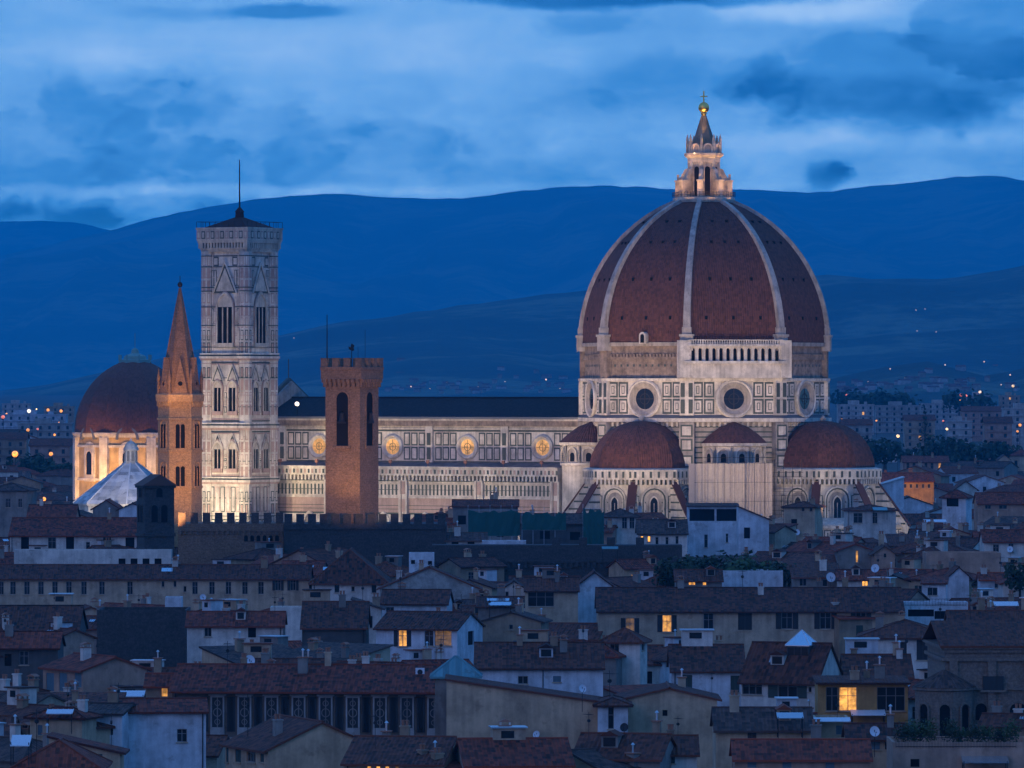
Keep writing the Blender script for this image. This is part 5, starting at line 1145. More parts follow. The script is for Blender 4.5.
H('brown roofed house with a strip of lit panes at the bottom edge', 344, 442, 763, 737, 776, phi=-8, side=22, wall='cream', tile='roof tile brown', win=[(369, 767, 5, 5, 'l'), (378, 767, 5, 5, 'l'), (387, 767, 5, 5, 'l'), (397, 767, 5, 5, 'y')], nick='the house with the lit strip')
H('grey fronted house with a long brown roof at the bottom centre', 574, 660, 757, 734, 776, phi=-12, side=20, wall='grey', tile='roof tile brown', win=[(585, 764, 6, 9), (605, 764, 6, 9)], ch=1, nick='the grey fronted house')
H('small house with a short roof right of the grey fronted house', 662, 697, 753, 736, 770, wall='white', roof='x', tile='roof tile brown', win=[(672, 760, 6, 7, 'c')], nick='the small house with the short roof')
H('low house with a long red roof at the bottom edge', 466, 572, 764, 739, 776, wall='white', tile='roof tile red', phi=6, nick='the long red roof at the bottom')
H('flat pink terrace house with plants at the bottom right', 893, 1034, 748, None, 775, roof='flat', D=10, wall='pink', win=[(915, 763, 9, 8, 'o')], nick='the pink terrace house')
H('pale green roofed house in front of the church', 848, 905, 738, 724, 760, wall='beige', tile='roof tile brown', win=[(875, 745, 10, 9, 'c'), (888, 745, 6, 9, 'o')], shut='shutter blue', nick='the house before the church')
# ---- farther landmarks among the houses to the right
H('white house with a bright flat roof beyond the right half dome', 868, 897, 452, 446, 463, he=22, wall='white', roof='shed', D=16, tile='white stone roof', win=[(x, 456, 3, 6) for x in (874, 879, 884, 889, 894)], nick='the white house beyond the dome', group=None)
H('long rosy loggia with a row of narrow windows, one lit', 903, 949, 462, 456, 471, he=24, wall='pink', D=14, win=[(x, 466, 3, 6, 'd') for x in (908, 914, 920, 926, 932)] + [(940, 466, 3, 6, 'l')], nick='the rosy loggia')
H('amber lit house front beyond the right tribune', 876, 934, 481, 473, 491, he=26, wall='ochre', D=12, win=[(x, 486, 2.5, 4) for x in (905, 911, 917, 923, 929)], nick='the amber lit front')
spot(at(908, 479, 1562), at(905, 487, 1578), 3.2e3, 165, (1, .45, .10), rad=.2); spot(at(925, 479, 1562), at(922, 487, 1578), 2.4e3, 165, (1, .45, .10), rad=.2)
H('small white house with a pale sloping roof by the amber front', 881, 904, 484, 477, 493, wall='blue white', roof='sl', D=10, tile='white stone roof', ch=0, nick='the small pale roofed house')
H('pale gabled house right of the right tribune', 955, 977, 489, 481, 493, roof='y', D=12, wall='white', he=26.5, nick='the pale gabled house')
H('cream tower like house with arches at the right edge', 1010, 1034, 455, 449, 474, he=24, roof='hip', D=10, wall='cream', win=[(1016, 464, 3, 7, 'o')], nick='the cream arched house')
H('cream house with an arch left of the edge', 999, 1010, 459, 455, 470, he=24, roof='y', D=10, wall='cream', win=[(1004, 464, 3, 6, 'o')], nick='the narrow arched house')

# ---- the long palace with ornate white window surrounds
def ornate_palace():
    r, W, D, he, Y = H('long dark palace with nine tall windows in ornate white frames', 172, 447, 688, 665, 728, phi=-4.5, wall='brown', tile='roof tile red', ch=6, cat='palace', name='palace', over=1.2, nick='the ornate palace')
    wall = [c for c in r.children if c.name.startswith('wall')][0]
    for i in range(9):
        u = -W / 2 + W * (.165 + i * .0985); m = MB(); T = Matrix(((1, 0, 0, u), (0, -1, 0, -D / 2), (0, 0, 1, 0), (0, 0, 0, 1)))
        z0, z1 = he - 4.5, he - 1.0
        m.box(-.72, .72, 0, .06, z0, z1, 1, T); m.frame(-.78, .78, z0 - .1, z1 + .1, .18, 0, .18, 2, T); m.box(-.80, .80, 0, .22, z0 - 1.0, z0 - .1, 2, T); m.box(-.98, .98, 0, .3, z1 + .1, z1 + .28, 2, T)
        m.ring(0, (z0 + z1) / 2, [(.50, .06), (.50, .12), (.40, .12), (.40, .06)], 0, T, 14); m.ring(0, (z0 + z1) / 2 + 1.05, [(.34, .06), (.34, .11), (.26, .11), (.26, .06)], 0, T, 12); m.ring(0, (z0 + z1) / 2 - 1.05, [(.34, .06), (.34, .11), (.26, .11), (.26, .06)], 0, T, 12)
        m.box(-.06, .06, .06, .1, z0, z1, 0, T)
        w = m.build('window', G('plaster grey', 'shutter dark', 'plaster far white'), wall)
        for s in (-1, 1):
            q = MB(); uu = s * 1.42; q.box(uu - .36, uu + .36, 0, .10, z0 - .4, z1, 0, T); q.build('shutter', G('shutter dark'), w)
    m = MB(); m.box(-W / 2, W / 2, -D / 2 - .35, -D / 2, he - 6.2, he - 5.7, 0); m.box(-W / 2, W / 2, -D / 2 - .5, -D / 2, he - 5.7, he - 5.55, 0); m.build('string_course', G('marble shade'), r)
ornate_palace()

# ---- brown stone church at the right
def church():
    Y = 640; X0 = at(942, 0, Y).x; X1 = at(1040, 0, Y).x
    B = thing('church', 'brown stone church with pilasters, arched niches and a round chapel end', 'church', ((X0 + X1) / 2, Y + 9, 0), R(2))
    hw = (X1 - X0) / 2; z1 = zat(646, Y); m = MB()
    m.box(-hw, hw, -9, 9, 0, z1 - .3, 0)
    for z, o, h in ((z1 - .3, .5, .3), (z1 - 1.6, .35, .35), (z1 - .7, .25, .4)): m.box(-hw - o, hw + o, -9 - o, 9 + o, z, z + h, 0)
    for u in (-hw + .9, -hw + 5.0, -hw + 9.0): m.box(u - .45, u + .45, -9.35, -9, 0, z1 - 1.6, 0)
    T = Matrix(((1, 0, 0, 0), (0, -1, 0, -9), (0, 0, 1, 0), (0, 0, 0, 1)))
    m.box(-hw, hw, 0, .25, zat(688, Y) - .2, zat(688, Y), 0, T)
    wo = m.build('wall', G('stone brown'), B)
    for px_, yb, yt, w in ((957, 716, 702, .5), (978, 720, 706, .62), (1015, 722, 708, .9)):
        u = at(px_, 0, Y).x - (X0 + X1) / 2; q = MB(); q.arch(u - w, u + w, zat(yb, Y), zat(yt + 3, Y), -.05, .06, 1, T); q.archring(u - w, u + w, zat(yb, Y), zat(yt + 3, Y), .25, 0, .25, 0, T); q.build('arched_niche', G('stone brown', 'dark opening'), wo)
    q = MB(); u = at(990, 0, Y).x - (X0 + X1) / 2; q.box(u - 1.1, u + 1.1, 0, .45, zat(690, Y), zat(676, Y), 1, T); q.box(u - 1.4, u + 1.4, 0, .6, zat(692, Y), zat(690, Y), 0, T); q.build('window_bay', G('stone brown', 'shutter dark'), wo)
    r = MB(); slope(r, [(-hw - .6, -9.6, z1 + .05), (hw + .6, -9.6, z1 + .05), (hw + .6, 0, z1 + 2.4), (-hw - .6, 0, z1 + 2.4)]); slope(r, [(hw + .6, 9.6, z1 + .05), (-hw - .6, 9.6, z1 + .05), (-hw - .6, 0, z1 + 2.4), (hw + .6, 0, z1 + 2.4)]); r.build('roof', G('roof tile brown'), B)
    ax = at(943, 0, Y - 4).x - (X0 + X1) / 2; a = MB(); z2 = zat(690, Y - 6); a.ngon(14, [(3.1, 0), (3.1, z2 - .3), (3.4, z2 - .2), (3.4, z2 + .1)], 0, None, 0, (ax, -9.5))
    ao = a.build('apse', G('stone brown'), B)
    r = MB(); r.ngon(14, [(3.5, z2 + .1), (.2, z2 + 1.9)], 0, None, 0, (ax, -9.5), True); r.build('apse_roof', G('roof tile grey'), ao)
    for k in (-1.1, -.1, .9):
        b = -math.pi / 2 + k * .75; T = FR(b, 3.1, (ax, -9.5)); q = MB(); q.arch(-.55, .55, z2 - 5.0, z2 - 2.2, -.1, .05, 1, T); q.archring(-.55, .55, z2 - 5.0, z2 - 2.2, .2, 0, .2, 0, T); q.build('arched_window', G('stone brown', 'dark opening'), ao)
    BOXES.append((917, 1030, 642, 740, Y - 6, 'the brown church')); PLAN.append(((X0 + X1) / 2, Y + 9, 14))
church()
BOXES += [(196, 284, 162, 508, 1290, 'the marble bell tower'), (158, 202, 285, 512, 1060, 'the brick spire'), (322, 382, 340, 512, 1030, 'the brick tower'), (560, 905, 90, 500, 1240, 'the cathedral'), (283, 576, 380, 508, 1280, 'the cathedral nave'),
          (70, 165, 355, 498, 1350, 'the amber lit chapel'), (138, 174, 470, 560, 1008, 'the stone belfry'), (178, 446, 510, 548, 1028, 'the battlements'), (440, 682, 545, 572, 1004, 'the corbelled wall'), (690, 768, 460, 506, 1250, 'the scaffold')]
PLAN += [(at(365, 0, 1036).x, 1044, 15), (at(230, 0, 1046).x, 1053, 11), (at(155, 0, 1013).x, 1013, 4), (at(180, 0, 1075).x, 1075, 5), (at(550, 0, 1010).x, 1013, 14)]

# ---- ordinary houses that fill the streets between: kept where they can be seen and stand clear of the rest
PLAN += [(*cl(x, y, 0).xy, 16) for x, y in ((-6, -74), (24, -72), (62, -52), (74, -6), (-36, -64), (-56, -64), (-76, -64), (-96, -64), (-44, -70), (16, -96), (84, -72), (-99, -62), (-69, -42))]
def fill():
    rng = random.Random(11)
    GW, GH, Q = 256, 192, 4
    def cells(x0, x1, y0, y1): return slice(max(0, int(y0 / Q)), min(GH, int(y1 / Q) + 1)), slice(max(0, int(x0 / Q)), min(GW, int(x1 / Q) + 1))
    cover = np.full((GH, GW), 1e9)
    for x0, x1, y0, y1, Y, n in BOXES: s = cells(x0, x1, y0 + 1, y1); cover[s] = np.minimum(cover[s], Y)
    # open view lines that nothing new may hide
    items = []; labels = set()
    for step, wide in ((14, 10.5), (7, 6.6)):
        Yq = 548.0
        while Yq < 1290:
            half = .0856 * Yq + 8; x = -half + rng.uniform(0, 6)
            while x < half:
                items.append((Yq + rng.uniform(-5, 5), x + rng.uniform(-2, 2), wide)); x += rng.uniform(.8, 1.25) * wide
            Yq += rng.uniform(.88, 1.12) * step
    big = [q for q in items if q[2] > 10]; small = [q for q in items if q[2] < 10]
    big.sort(); small.sort(); items = big + small
    colours = [('cream', 5), ('white', 4), ('blue white', 3), ('beige', 4), ('pink', 2), ('tan', 3), ('grey', 3)]
    pool = [c for c, n in colours for _ in range(n)]
    cname = {'cream': 'cream', 'white': 'white', 'blue white': 'pale blue', 'beige': 'beige', 'pink': 'pink', 'tan': 'tan', 'grey': 'grey'}
    made = []
    for Y, X, wide in items:
        if len(made) > NMAX: break
        W = rng.uniform(.62, 1.12) * wide; D = rng.uniform(8, 12) * (1 if wide > 10 else .62); phi = rng.choice((0, -8, -14, -24, 10, -36, 20, 32, -48)); rf = rng.choice(('x', 'x', 'x', 'y', 'hip', 'x', 'shed'))
        rad = math.hypot(W, D) / 2 * (.70 if wide > 10 else .30); slack = 1.0 if wide > 10 else .72
        lc = CM.inverted() @ Vector((X, Y, 0))
        if -120 < lc.x < 100 and lc.y > -84: continue
        if any(math.hypot(X - a, Y + D / 2 - b) < (rad + c) * slack for a, b, c in PLAN): continue
        s = F / Y; px = 512 + X * s; x0, x1 = px - W / 2 * s - 2, px + W / 2 * s + 2
        if x1 < 2 or x0 > 1022: continue
        top_h = float(np.interp(Y, [540, 700, 900, 1100, 1300], [13.5, 16, 18.5, 22, 24.5]))
        for h in (top_h, top_h - 1, top_h - 2, top_h - 3, top_h - 4, top_h - 5, top_h - 6, top_h - 7.5, top_h - 9.5):
            h += rng.uniform(-.6, .6)
            rise = .34 * (D if rf != 'y' else W) / 2
            ye = HZ + (CZ - h) * s; yr = HZ + (CZ - h - rise) * F / (Y + D / 2)
            if yr > 766: break
            sl = cells(x0, x1, yr, 768); sub = cover[sl]
            hides = ((sub < 1e8) & (sub > Y + 3)).sum()
            seen = (cover[cells(x0, x1, yr, min(768, ye + 18))] > Y).sum()
            if yr < 508 and not (x0 > 905 or x1 < 60): continue
            if seen < (5 if wide > 10 else 4): break
            if hides <= 1: break
        else: continue
        if yr > 764 or seen < 4 or hides > 1: continue
        c = rng.choice(pool); nw = max(1, int(W / 3.2)); win = []
        for i in range(nw):
            if rng.random() < .8:
                wx = x0 + 2 + (x1 - x0 - 4) * (i + .5) / nw; k = rng.choice(('d', 'd', 'c', 'o', 'ds', 'd'))
                if rng.random() < .035: k = 'l'
                win.append((wx, ye + 1.9 * s, 1.0 * s, 1.6 * s, k))
        # a label that says what it stands next to
        best = sorted(((abs((b[0] + b[1]) / 2 - px) + 1.6 * abs((b[2] + b[3]) / 2 - ye), b) for b in BOXES if b[5]), key=lambda t: t[0])
        lab = None; roofn = {'x': 'ridged', 'y': 'gabled', 'hip': 'hipped', 'shed': 'sloping'}[rf]; size = 'low' if h < top_h - 4 else 'narrow' if W < 8.6 else 'broad' if W > 11.5 else 'plain'
        for d_, b in best[:14]:
            bx = (b[0] + b[1]) / 2
            for rel in ((('behind' if Y > b[4] else 'in front of') if abs(px - bx) < (b[1] - b[0]) / 2 else 'left of' if px < bx else 'right of'),):
                l = f"{size} {cname[c]} house with {'an' if 0 else 'a'} {roofn} tiled roof {rel} {b[5]}"
                if l not in labels and len(l.split()) <= 16: lab = l; break
            if lab: break
        if not lab: continue
        labels.add(lab)
        house(lab, x0 + 2, x1 - 2, ye, None, ye + 14, phi, 0, D, h, rf, c, None, win, (), rng.choice((1, 1, 2, 3)), None, None, int(X * 31 + Y * 17), ((px + rng.uniform(-.3, .3) * W * s, ye - 5, rng.uniform(4, 8), 3),) if rf == 'x' and rng.random() < .25 else (), 'house', 'house', 'tiled houses of the old town', .34)
        sl = cells(x0, x1, yr, 768); cover[sl] = np.minimum(cover[sl], Y)
        made.append((Y, X))
    return len(made)
NMAX = 190
NF = fill()
print('filler houses', NF)

# ================================================================ the town beyond, to the hills
GZ = lambda Y: float(np.interp(Y, [0, 1550, 2000, 3000, 4500, 6000], [0, 0, 10, 20.5, 26.5, 31]))
def apartment(label, x0, x1, yt, floors, Y, wall, nick, roof='flat', lit=(), D=14):
    s = F / Y; W = (x1 - x0) / s; X = at((x0 + x1) / 2, 0, Y).x; zt = zat(yt, Y); zb = GZ(Y) - 1; rg = random.Random(int(x0 * 9))
    B = thing('apartment_block', label, 'apartment block', (X, Y + D / 2, 0), 0)
    m = MB(); m.box(-W / 2, W / 2, -D / 2, D / 2, zb, zt, 0); m.box(-W / 2 - .3, W / 2 + .3, -D / 2 - .3, D / 2 + .3, zt, zt + .5, 0)
    for k in range(floors): m.box(-W / 2 - .25, W / 2 + .25, -D / 2 - .5, -D / 2, zt - 3.3 * (k + 1) - .15, zt - 3.3 * (k + 1), 0)
    wo = m.build('wall', ['plaster far ' + wall], B)
    n = max(2, int(W / 4.2))
    for k in range(floors):
        for i in range(n):
            if n * floors > 60 and (i + k) % 2: continue
            u = -W / 2 + W * (i + .5) / n; v = zt - 3.3 * (k + 1) + .7; q = MB(); q.box(u - .6, u + .6, -D / 2 - .06, -D / 2 + .05, v, v + 1.7, 0)
            q.build('window', G('lit window' if (k, i) in lit else 'window glass'), wo)
    if roof == 'flat':
        r = MB(); r.box(-W * .2, W * .1, -D / 4, D / 4, zt + .5, zt + 2.8, 0); r.box(W * .25, W * .32, -2, 2, zt + .5, zt + 2.0, 0); r.build('roof_room', ['plaster far ' + wall], B)
    else:
        r = MB(); slope(r, [(-W / 2 - .6, -D / 2 - .6, zt + .55), (W / 2 + .6, -D / 2 - .6, zt + .55), (W / 2 + .6, 0, zt + 3.2), (-W / 2 - .6, 0, zt + 3.2)]); slope(r, [(W / 2 + .6, D / 2 + .6, zt + .55), (-W / 2 - .6, D / 2 + .6, zt + .55), (-W / 2 - .6, 0, zt + 3.2), (W / 2 + .6, 0, zt + 3.2)]); r.build('roof', G('roof tile'), B)
    BOXES.append((x0, x1, yt, yt + floors * 3.3 * s, Y, nick))
apartment('long pale apartment block in the distance right of the dome', 838, 874, 405, 5, 3600, 'white', 'the long pale block', lit=((1, 3),))
apartment('wide grey apartment block with balconies beside the long pale one', 876, 920, 406, 5, 3700, 'grey', 'the wide grey block')
apartment('long low white block with a ribbed roof edge in the distance', 921, 960, 404, 4, 3900, 'white', 'the ribbed white block')
apartment('pale pink block with a tiled roof right of centre distance', 962, 1001, 412, 4, 3300, 'pink', 'the pink distant block', 'x')
apartment('tall white slab block at the right edge with lit top windows', 1004, 1040, 409, 7, 2900, 'white', 'the tall white slab', lit=((0, 2), (0, 5), (2, 4)))
apartment('cream five storey block behind the dark trees at right', 905, 935, 421, 4, 3000, 'cream', 'the cream distant block', 'x', lit=((2, 1),))
apartment('small white block left of the pink distant block', 948, 972, 422, 3, 2800, 'white', 'the small white block')
apartment('pale block with a wide gable roof just right of the drum', 842, 872, 426, 3, 2700, 'grey', 'the wide gabled block', 'x')
apartment('rosy block low at the right under the tall slab', 985, 1012, 424, 3, 2600, 'pink', 'the rosy low block', 'x')
apartment('far white block above the ribbed white one', 966, 990, 396, 3, 4300, 'white', 'the far white block')
apartment('far grey block on the rise behind the long pale block', 842, 862, 396, 3, 4400, 'grey', 'the far grey block')
apartment('far cream block on the rise near the right edge', 1000, 1020, 396, 3, 4300, 'cream', 'the far cream block', lit=((0, 1),))
apartment('long bluish white warehouse at the left edge', -10, 66, 415, 2, 3300, 'blue white', 'the left warehouse')
apartment('grey apartment block under the white warehouse at left', 18, 72, 424, 4, 2900, 'grey', 'the left grey block', lit=((1, 8),))
apartment('small cream block between the warehouse and the red dome', 44, 74, 407, 2, 3900, 'cream', 'the left cream block')
apartment('pale far block high at the left edge', 2, 30, 404, 2, 4200, 'white', 'the far left block')
apartment('brownish block with a tiled roof at the left edge', -6, 26, 440, 3, 2500, 'tan', 'the left brown block', 'x')
apartment('pinkish block with a tiled roof left of the red dome', 30, 70, 447, 3, 2300, 'pink', 'the left pink block', 'x')

# ---- trees: trunk, limbs and a crown of many leaf clumps
def tree(px, ytop, Y, h, w, label, kind='tree', n=420, mat='leaf dark', group=None, seed=1, zbase=None):
    rng = random.Random(seed); base_ = at(px, ytop, Y); zt = base_.z; z0 = zt - h
    B = thing(kind, label, 'tree', (base_.x, Y, 0), rng.uniform(0, 6), group)
    t = MB(); t.tube((0, 0, (zbase if zbase is not None else GZ(Y)) - .5), (0, 0, z0 + h * .55), w * .07, 0, 7, w * .035)
    for k in range(5): a = k * 1.3; t.tube((0, 0, z0 + h * .2), (math.cos(a) * w * .28, math.sin(a) * w * .28, z0 + h * (.5 + .08 * k)), w * .03, 0, 5, w * .012)
    t.build('trunk', G('bark'), B)
    c = MB()
    lobes = [(rng.uniform(-.32, .32) * w, rng.uniform(-.32, .32) * w, z0 + h * rng.uniform(.35, .8), rng.uniform(.22, .34) * w) for _ in range(9)] if kind != 'cypress_tree' else [(0, 0, z0 + h * q, w * .5 * (1.05 - q) + .1) for q in (.1, .25, .4, .55, .7, .85, .97)]
    for i in range(n):
        lx, ly, lz, lr = rng.choice(lobes); v = Vector((rng.gauss(0, 1), rng.gauss(0, 1), rng.gauss(0, 1))).normalized(); rr = lr * rng.uniform(.55, 1.12)
        p = Vector((lx, ly, lz)) + Vector((v.x * rr, v.y * rr, v.z * rr * .85)); sz = w * rng.uniform(.035, .075)
        e = Vector((rng.uniform(-1, 1), rng.uniform(-1, 1), rng.uniform(-.6, .6))).normalized(); f_ = e.cross(v).normalized() * sz; e = e * sz
        c.poly([p - e - f_ * .6, p + e * .3 - f_, p + e + f_ * .4, p - e * .2 + f_])
    c.build('crown', [MATS[mat]], B)
for i, (px, yt, Y, h, w, lab) in enumerate((
    (684, 556, 965, 6, 6.5, 'dark bushy tree beside the garden house with orange windows'), (701, 552, 975, 7, 6, 'rounded dark tree under the open roof terrace'), (720, 555, 970, 6, 7, 'broad dark tree in front of the tall pale house'),
    (741, 559, 960, 7, 7, 'green tree behind the pale blue wall'), (757, 552, 968, 8, 6.5, 'taller green tree under the blank lean-to wall'), (775, 558, 958, 7, 6, 'small dark tree left of the stone house with the shed roof'),
    (668, 562, 960, 5, 5, 'low dark bush tree at the left end of the garden'))):
    tree(px, yt, Y, h, w, lab, 'tree', 520, 'leaf mid' if i in (3, 4) else 'leaf dark', 'garden trees below the cathedral', 50 + i)
for i, (px, yt, Y, h, w, lab) in enumerate((
    (868, 436, 2350, 12, 14, 'dark tree at the left end of the distant row'), (885, 440, 2300, 12, 15, 'broad dark tree beyond the white flat roofed house'), (938, 437, 2450, 14, 16, 'tall dark tree in the middle of the distant row'),
    (953, 434, 2480, 15, 15, 'tallest dark tree of the distant row'), (974, 440, 2380, 13, 15, 'rounded dark tree under the rosy low block'), (992, 442, 2360, 12, 14, 'dark tree right of the rounded one'), (1008, 440, 2400, 13, 13, 'dark tree under the tall white slab'),
    (917, 445, 2260, 10, 13, 'low dark tree above the rosy loggia'), (38, 452, 2150, 11, 15, 'dark tree under the pinkish block at the left'), (60, 462, 2050, 10, 13, 'dark tree left of the amber lit chapel'), (1020, 560, 930, 6, 5, 'dark tree at the right edge by the pale house'))):
    tree(px, yt, Y, h, w, lab, 'tree', 420, 'leaf dark', 'distant town trees', 80 + i)
tree(925, 408, 3000, 16, 7, 'pointed dark cypress in front of the grey block', 'cypress_tree', 300, 'leaf dark', None, 99)
for i, px in enumerate((848, 858, 869, 880, 892, 905, 960, 982)):
    tree(px, 392 + (i % 3) * 2, 3950 - 30 * i, 12, 22, ('dark far tree on the low rise, ' + ('just right of the drum', 'above the far grey block', 'above the long pale block', 'left of the wide grey block', 'above the wide grey block', 'right of the wide grey block', 'beside the far white block', 'right of the far white block')[i]), 'tree', 260, 'leaf dark', 'trees on the far rise', 130 + i)

# ---- lamps
def lamp(px, py, Y, r, glass, label, group=None, name='street_lamp', zb=None):
    p = at(px, py, Y); B = thing(name, label, 'street lamp', (p.x, p.y, 0), 0, group)
    z0 = zb if zb is not None else min(GZ(Y), p.z - 3)
    m = MB(); m.tube((0, .1 + r, z0), (0, .1 + r, p.z + r + .2), max(.08, r * .18), 0, 6); m.tube((0, .1 + r, p.z + r + .2), (0, -.1, p.z + r + .15), max(.06, r * .14), 0, 6); m.build('pole', G('iron'), B)
    g = MB(); g.ngon(12, [(r * math.cos(t), p.z + r * math.sin(t)) for t in [-1.5 + .3 * i for i in range(11)]], 0); g.build('lamp_head', G(glass), B, True)
lamp(15, 454, 2100, 1.1, 'sodium glass', 'bright orange street lamp at the left edge')
lamp(51, 454, 2100, .7, 'sodium glass', 'orange street lamp left of the amber lit chapel')
lamp(44, 499, 1500, .5, 'sodium glass', 'small orange lamp low among the roofs at the left', zb=0)
lamp(29, 411, 3200, 1.0, 'pale lamp glass', 'warm white lamp above the left warehouse')
lamp(48, 410, 3600, .9, 'sodium glass', 'faint orange lamp by the left cream block'); lamp(61, 411, 3600, .9, 'sodium glass', 'faint orange lamp left of the red dome')
lamp(3, 417, 3000, .9, 'red lamp glass', 'red lamp at the left edge by the warehouse'); lamp(28, 430, 2700, .7, 'sodium glass', 'dim orange lamp on the left grey block')
lamp(898, 436, 2400, .65, 'lamp glass', 'bright warm lamp above the dark trees at the right'); lamp(947, 429, 2650, .55, 'lamp glass', 'warm lamp by the small white block')
lamp(1020, 425, 2500, .6, 'sodium glass', 'orange lamp at the right edge'); lamp(842, 394, 4200, 1.1, 'lamp glass', 'warm lamp just right of the drum'); lamp(846, 395, 4200, 1.0, 'red lamp glass', 'reddish lamp beside the warm lamp near the drum')
for i, px in enumerate((953, 957, 961, 966)): lamp(px, 395 + (i % 2), 4250, 1.0, 'red lamp glass', 'red lamp in the short row on the far rise', 'red lamps on the far rise')
lamp(980, 392, 4300, 1.0, 'far lamp glass', 'pinkish lamp right of the red row'); lamp(1013, 386, 4400, 1.0, 'lamp glass', 'warm lamp high near the right edge')
rng = random.Random(41)
for i in range(34):
    right = i < 24; px = rng.uniform(838, 1020) if right else rng.uniform(2, 72); py = rng.uniform(396, 432) if right else rng.uniform(404, 446); Yl = max(2500, 5200 - (py - 396) * 72)
    lamp(px, py, Yl, rng.uniform(.4, .7), rng.choice(('lamp glass', 'sodium glass', 'sodium glass', 'red lamp glass', 'pale lamp glass')), 'tiny lamp among the blocks of the plain ' + ('right of the dome' if right else 'left of the red dome'), 'tiny lamps right of the dome' if right else 'tiny lamps left of the red dome')
# lamp on the nave roof
p = cl(-99.5, -10.6, 0); B = thing('roof_floodlight', 'bright white floodlight on the cathedral roof beside the bell tower', 'floodlight', p)
m = MB(); m.tube((0, 0, 43.8), (0, 0, 46.6), .1, 0); m.build('bracket', G('iron'), B)
m = MB(); m.ngon(12, [(.5 * math.cos(t), 46.9 + .5 * math.sin(t)) for t in [-1.5 + .3 * i for i in range(11)]], 0); m.build('lamp_head', G('pale lamp glass'), B, True)

# ---- villages and lights on the hills
def on_hill(px, py):
    o = Vector((0, 0, CZ)); d = Vector(((px - 512) / F, 1, -(py - HZ) / F)).normalized(); best = None
    for t in HILLS:
        h = t.ray_cast(o, d)
        if h[0] is not None and (best is None or h[0].y < best.y): best = h[0]
    return best
rng = random.Random(5)
for i in range(110):
    px, py = (rng.uniform(330, 570), 394 - abs(rng.gauss(0, 9))) if i < 64 else (rng.uniform(836, 1022), 393 - abs(rng.gauss(0, 11)))
    p = on_hill(px, py)
    if not p or p.y > 13500: continue
    w, d, h = rng.uniform(6, 15), rng.uniform(6, 9), rng.uniform(4, 7)
    B = thing('village_house', 'tiny pale house in the far village ' + ('on the dark slope above the nave roof' if i < 64 else 'on the dark slope right of the dome'), 'house', p + Vector((0, 0, -1)), rng.uniform(-.5, .5), 'village houses above the nave' if i < 64 else 'village houses right of the dome')
    m = MB(); m.box(-w / 2, w / 2, -d / 2, d / 2, 0, h, 0); m.build('wall', [rng.choice(G('plaster far white', 'plaster far grey', 'plaster far tan', 'plaster far cream'))], B)
    r = MB(); slope(r, [(-w / 2 - .4, -d / 2 - .4, h), (w / 2 + .4, -d / 2 - .4, h), (w / 2 + .4, 0, h + 1.8), (-w / 2 - .4, 0, h + 1.8)]); slope(r, [(w / 2 + .4, d / 2 + .4, h), (-w / 2 - .4, d / 2 + .4, h), (-w / 2 - .4, 0, h + 1.8), (w / 2 + .4, 0, h + 1.8)]); r.build('roof', G('roof tile'), B)
for px, py, r, lab in ((546, 382, 1.5, 'bright lamp on the slope just left of the dome'), (411, 389, 1.1, 'warm lamp on the slope above the nave'), (294, 340, .9, 'faint lamp high on the slope by the bell tower'), (447, 385, .8, 'faint lamp on the slope left of the bright one'),
    (916, 312, 1.1, 'left lamp of the upper pair on the dark hill'), (925, 311, 1.1, 'right lamp of the upper pair on the dark hill'), (917, 333, 1.0, 'left lamp of the lower pair on the dark hill'), (936, 334, .9, 'right lamp of the lower pair on the dark hill'),
    (984, 364, 1.3, 'warm lamp on the low wooded rise at the right'), (945, 368, .9, 'faint lamp on the wooded rise'), (890, 372, .8, 'faint lamp at the left of the wooded rise'), (1010, 378, .9, 'faint lamp right of the wooded rise'), (372, 388, .6, 'tiny lamp in the far village right of the brick tower'), (430, 391, .6, 'tiny lamp in the far village above the second round window'), (478, 389, .6, 'tiny lamp in the middle of the far village'), (505, 384, .6, 'tiny lamp high in the far village'), (560, 391, .7, 'tiny lamp by the left edge of the dome'), (868, 385, .7, 'tiny lamp above the long pale block'), (905, 381, .6, 'tiny lamp above the wide grey block'), (962, 384, .7, 'tiny lamp above the red lamp row'), (1001, 388, .7, 'tiny lamp left of the high warm lamp'), (358, 391, .8, 'faint lamp right of the brick tower')):
    p = on_hill(px, py)
    if not p: continue
    B = thing('hillside_lamp', lab, 'street lamp', p + Vector((0, -3, -1))); m = MB(); m.tube((0, 0, -2), (0, 0, 4), .15, 0); m.build('pole', G('iron'), B)
    g = MB(); g.ngon(10, [(r * math.cos(t), 5 + r * math.sin(t)) for t in [-1.5 + .3 * i for i in range(11)]], 0); g.build('lamp_head', G('far lamp glass'), B, True)

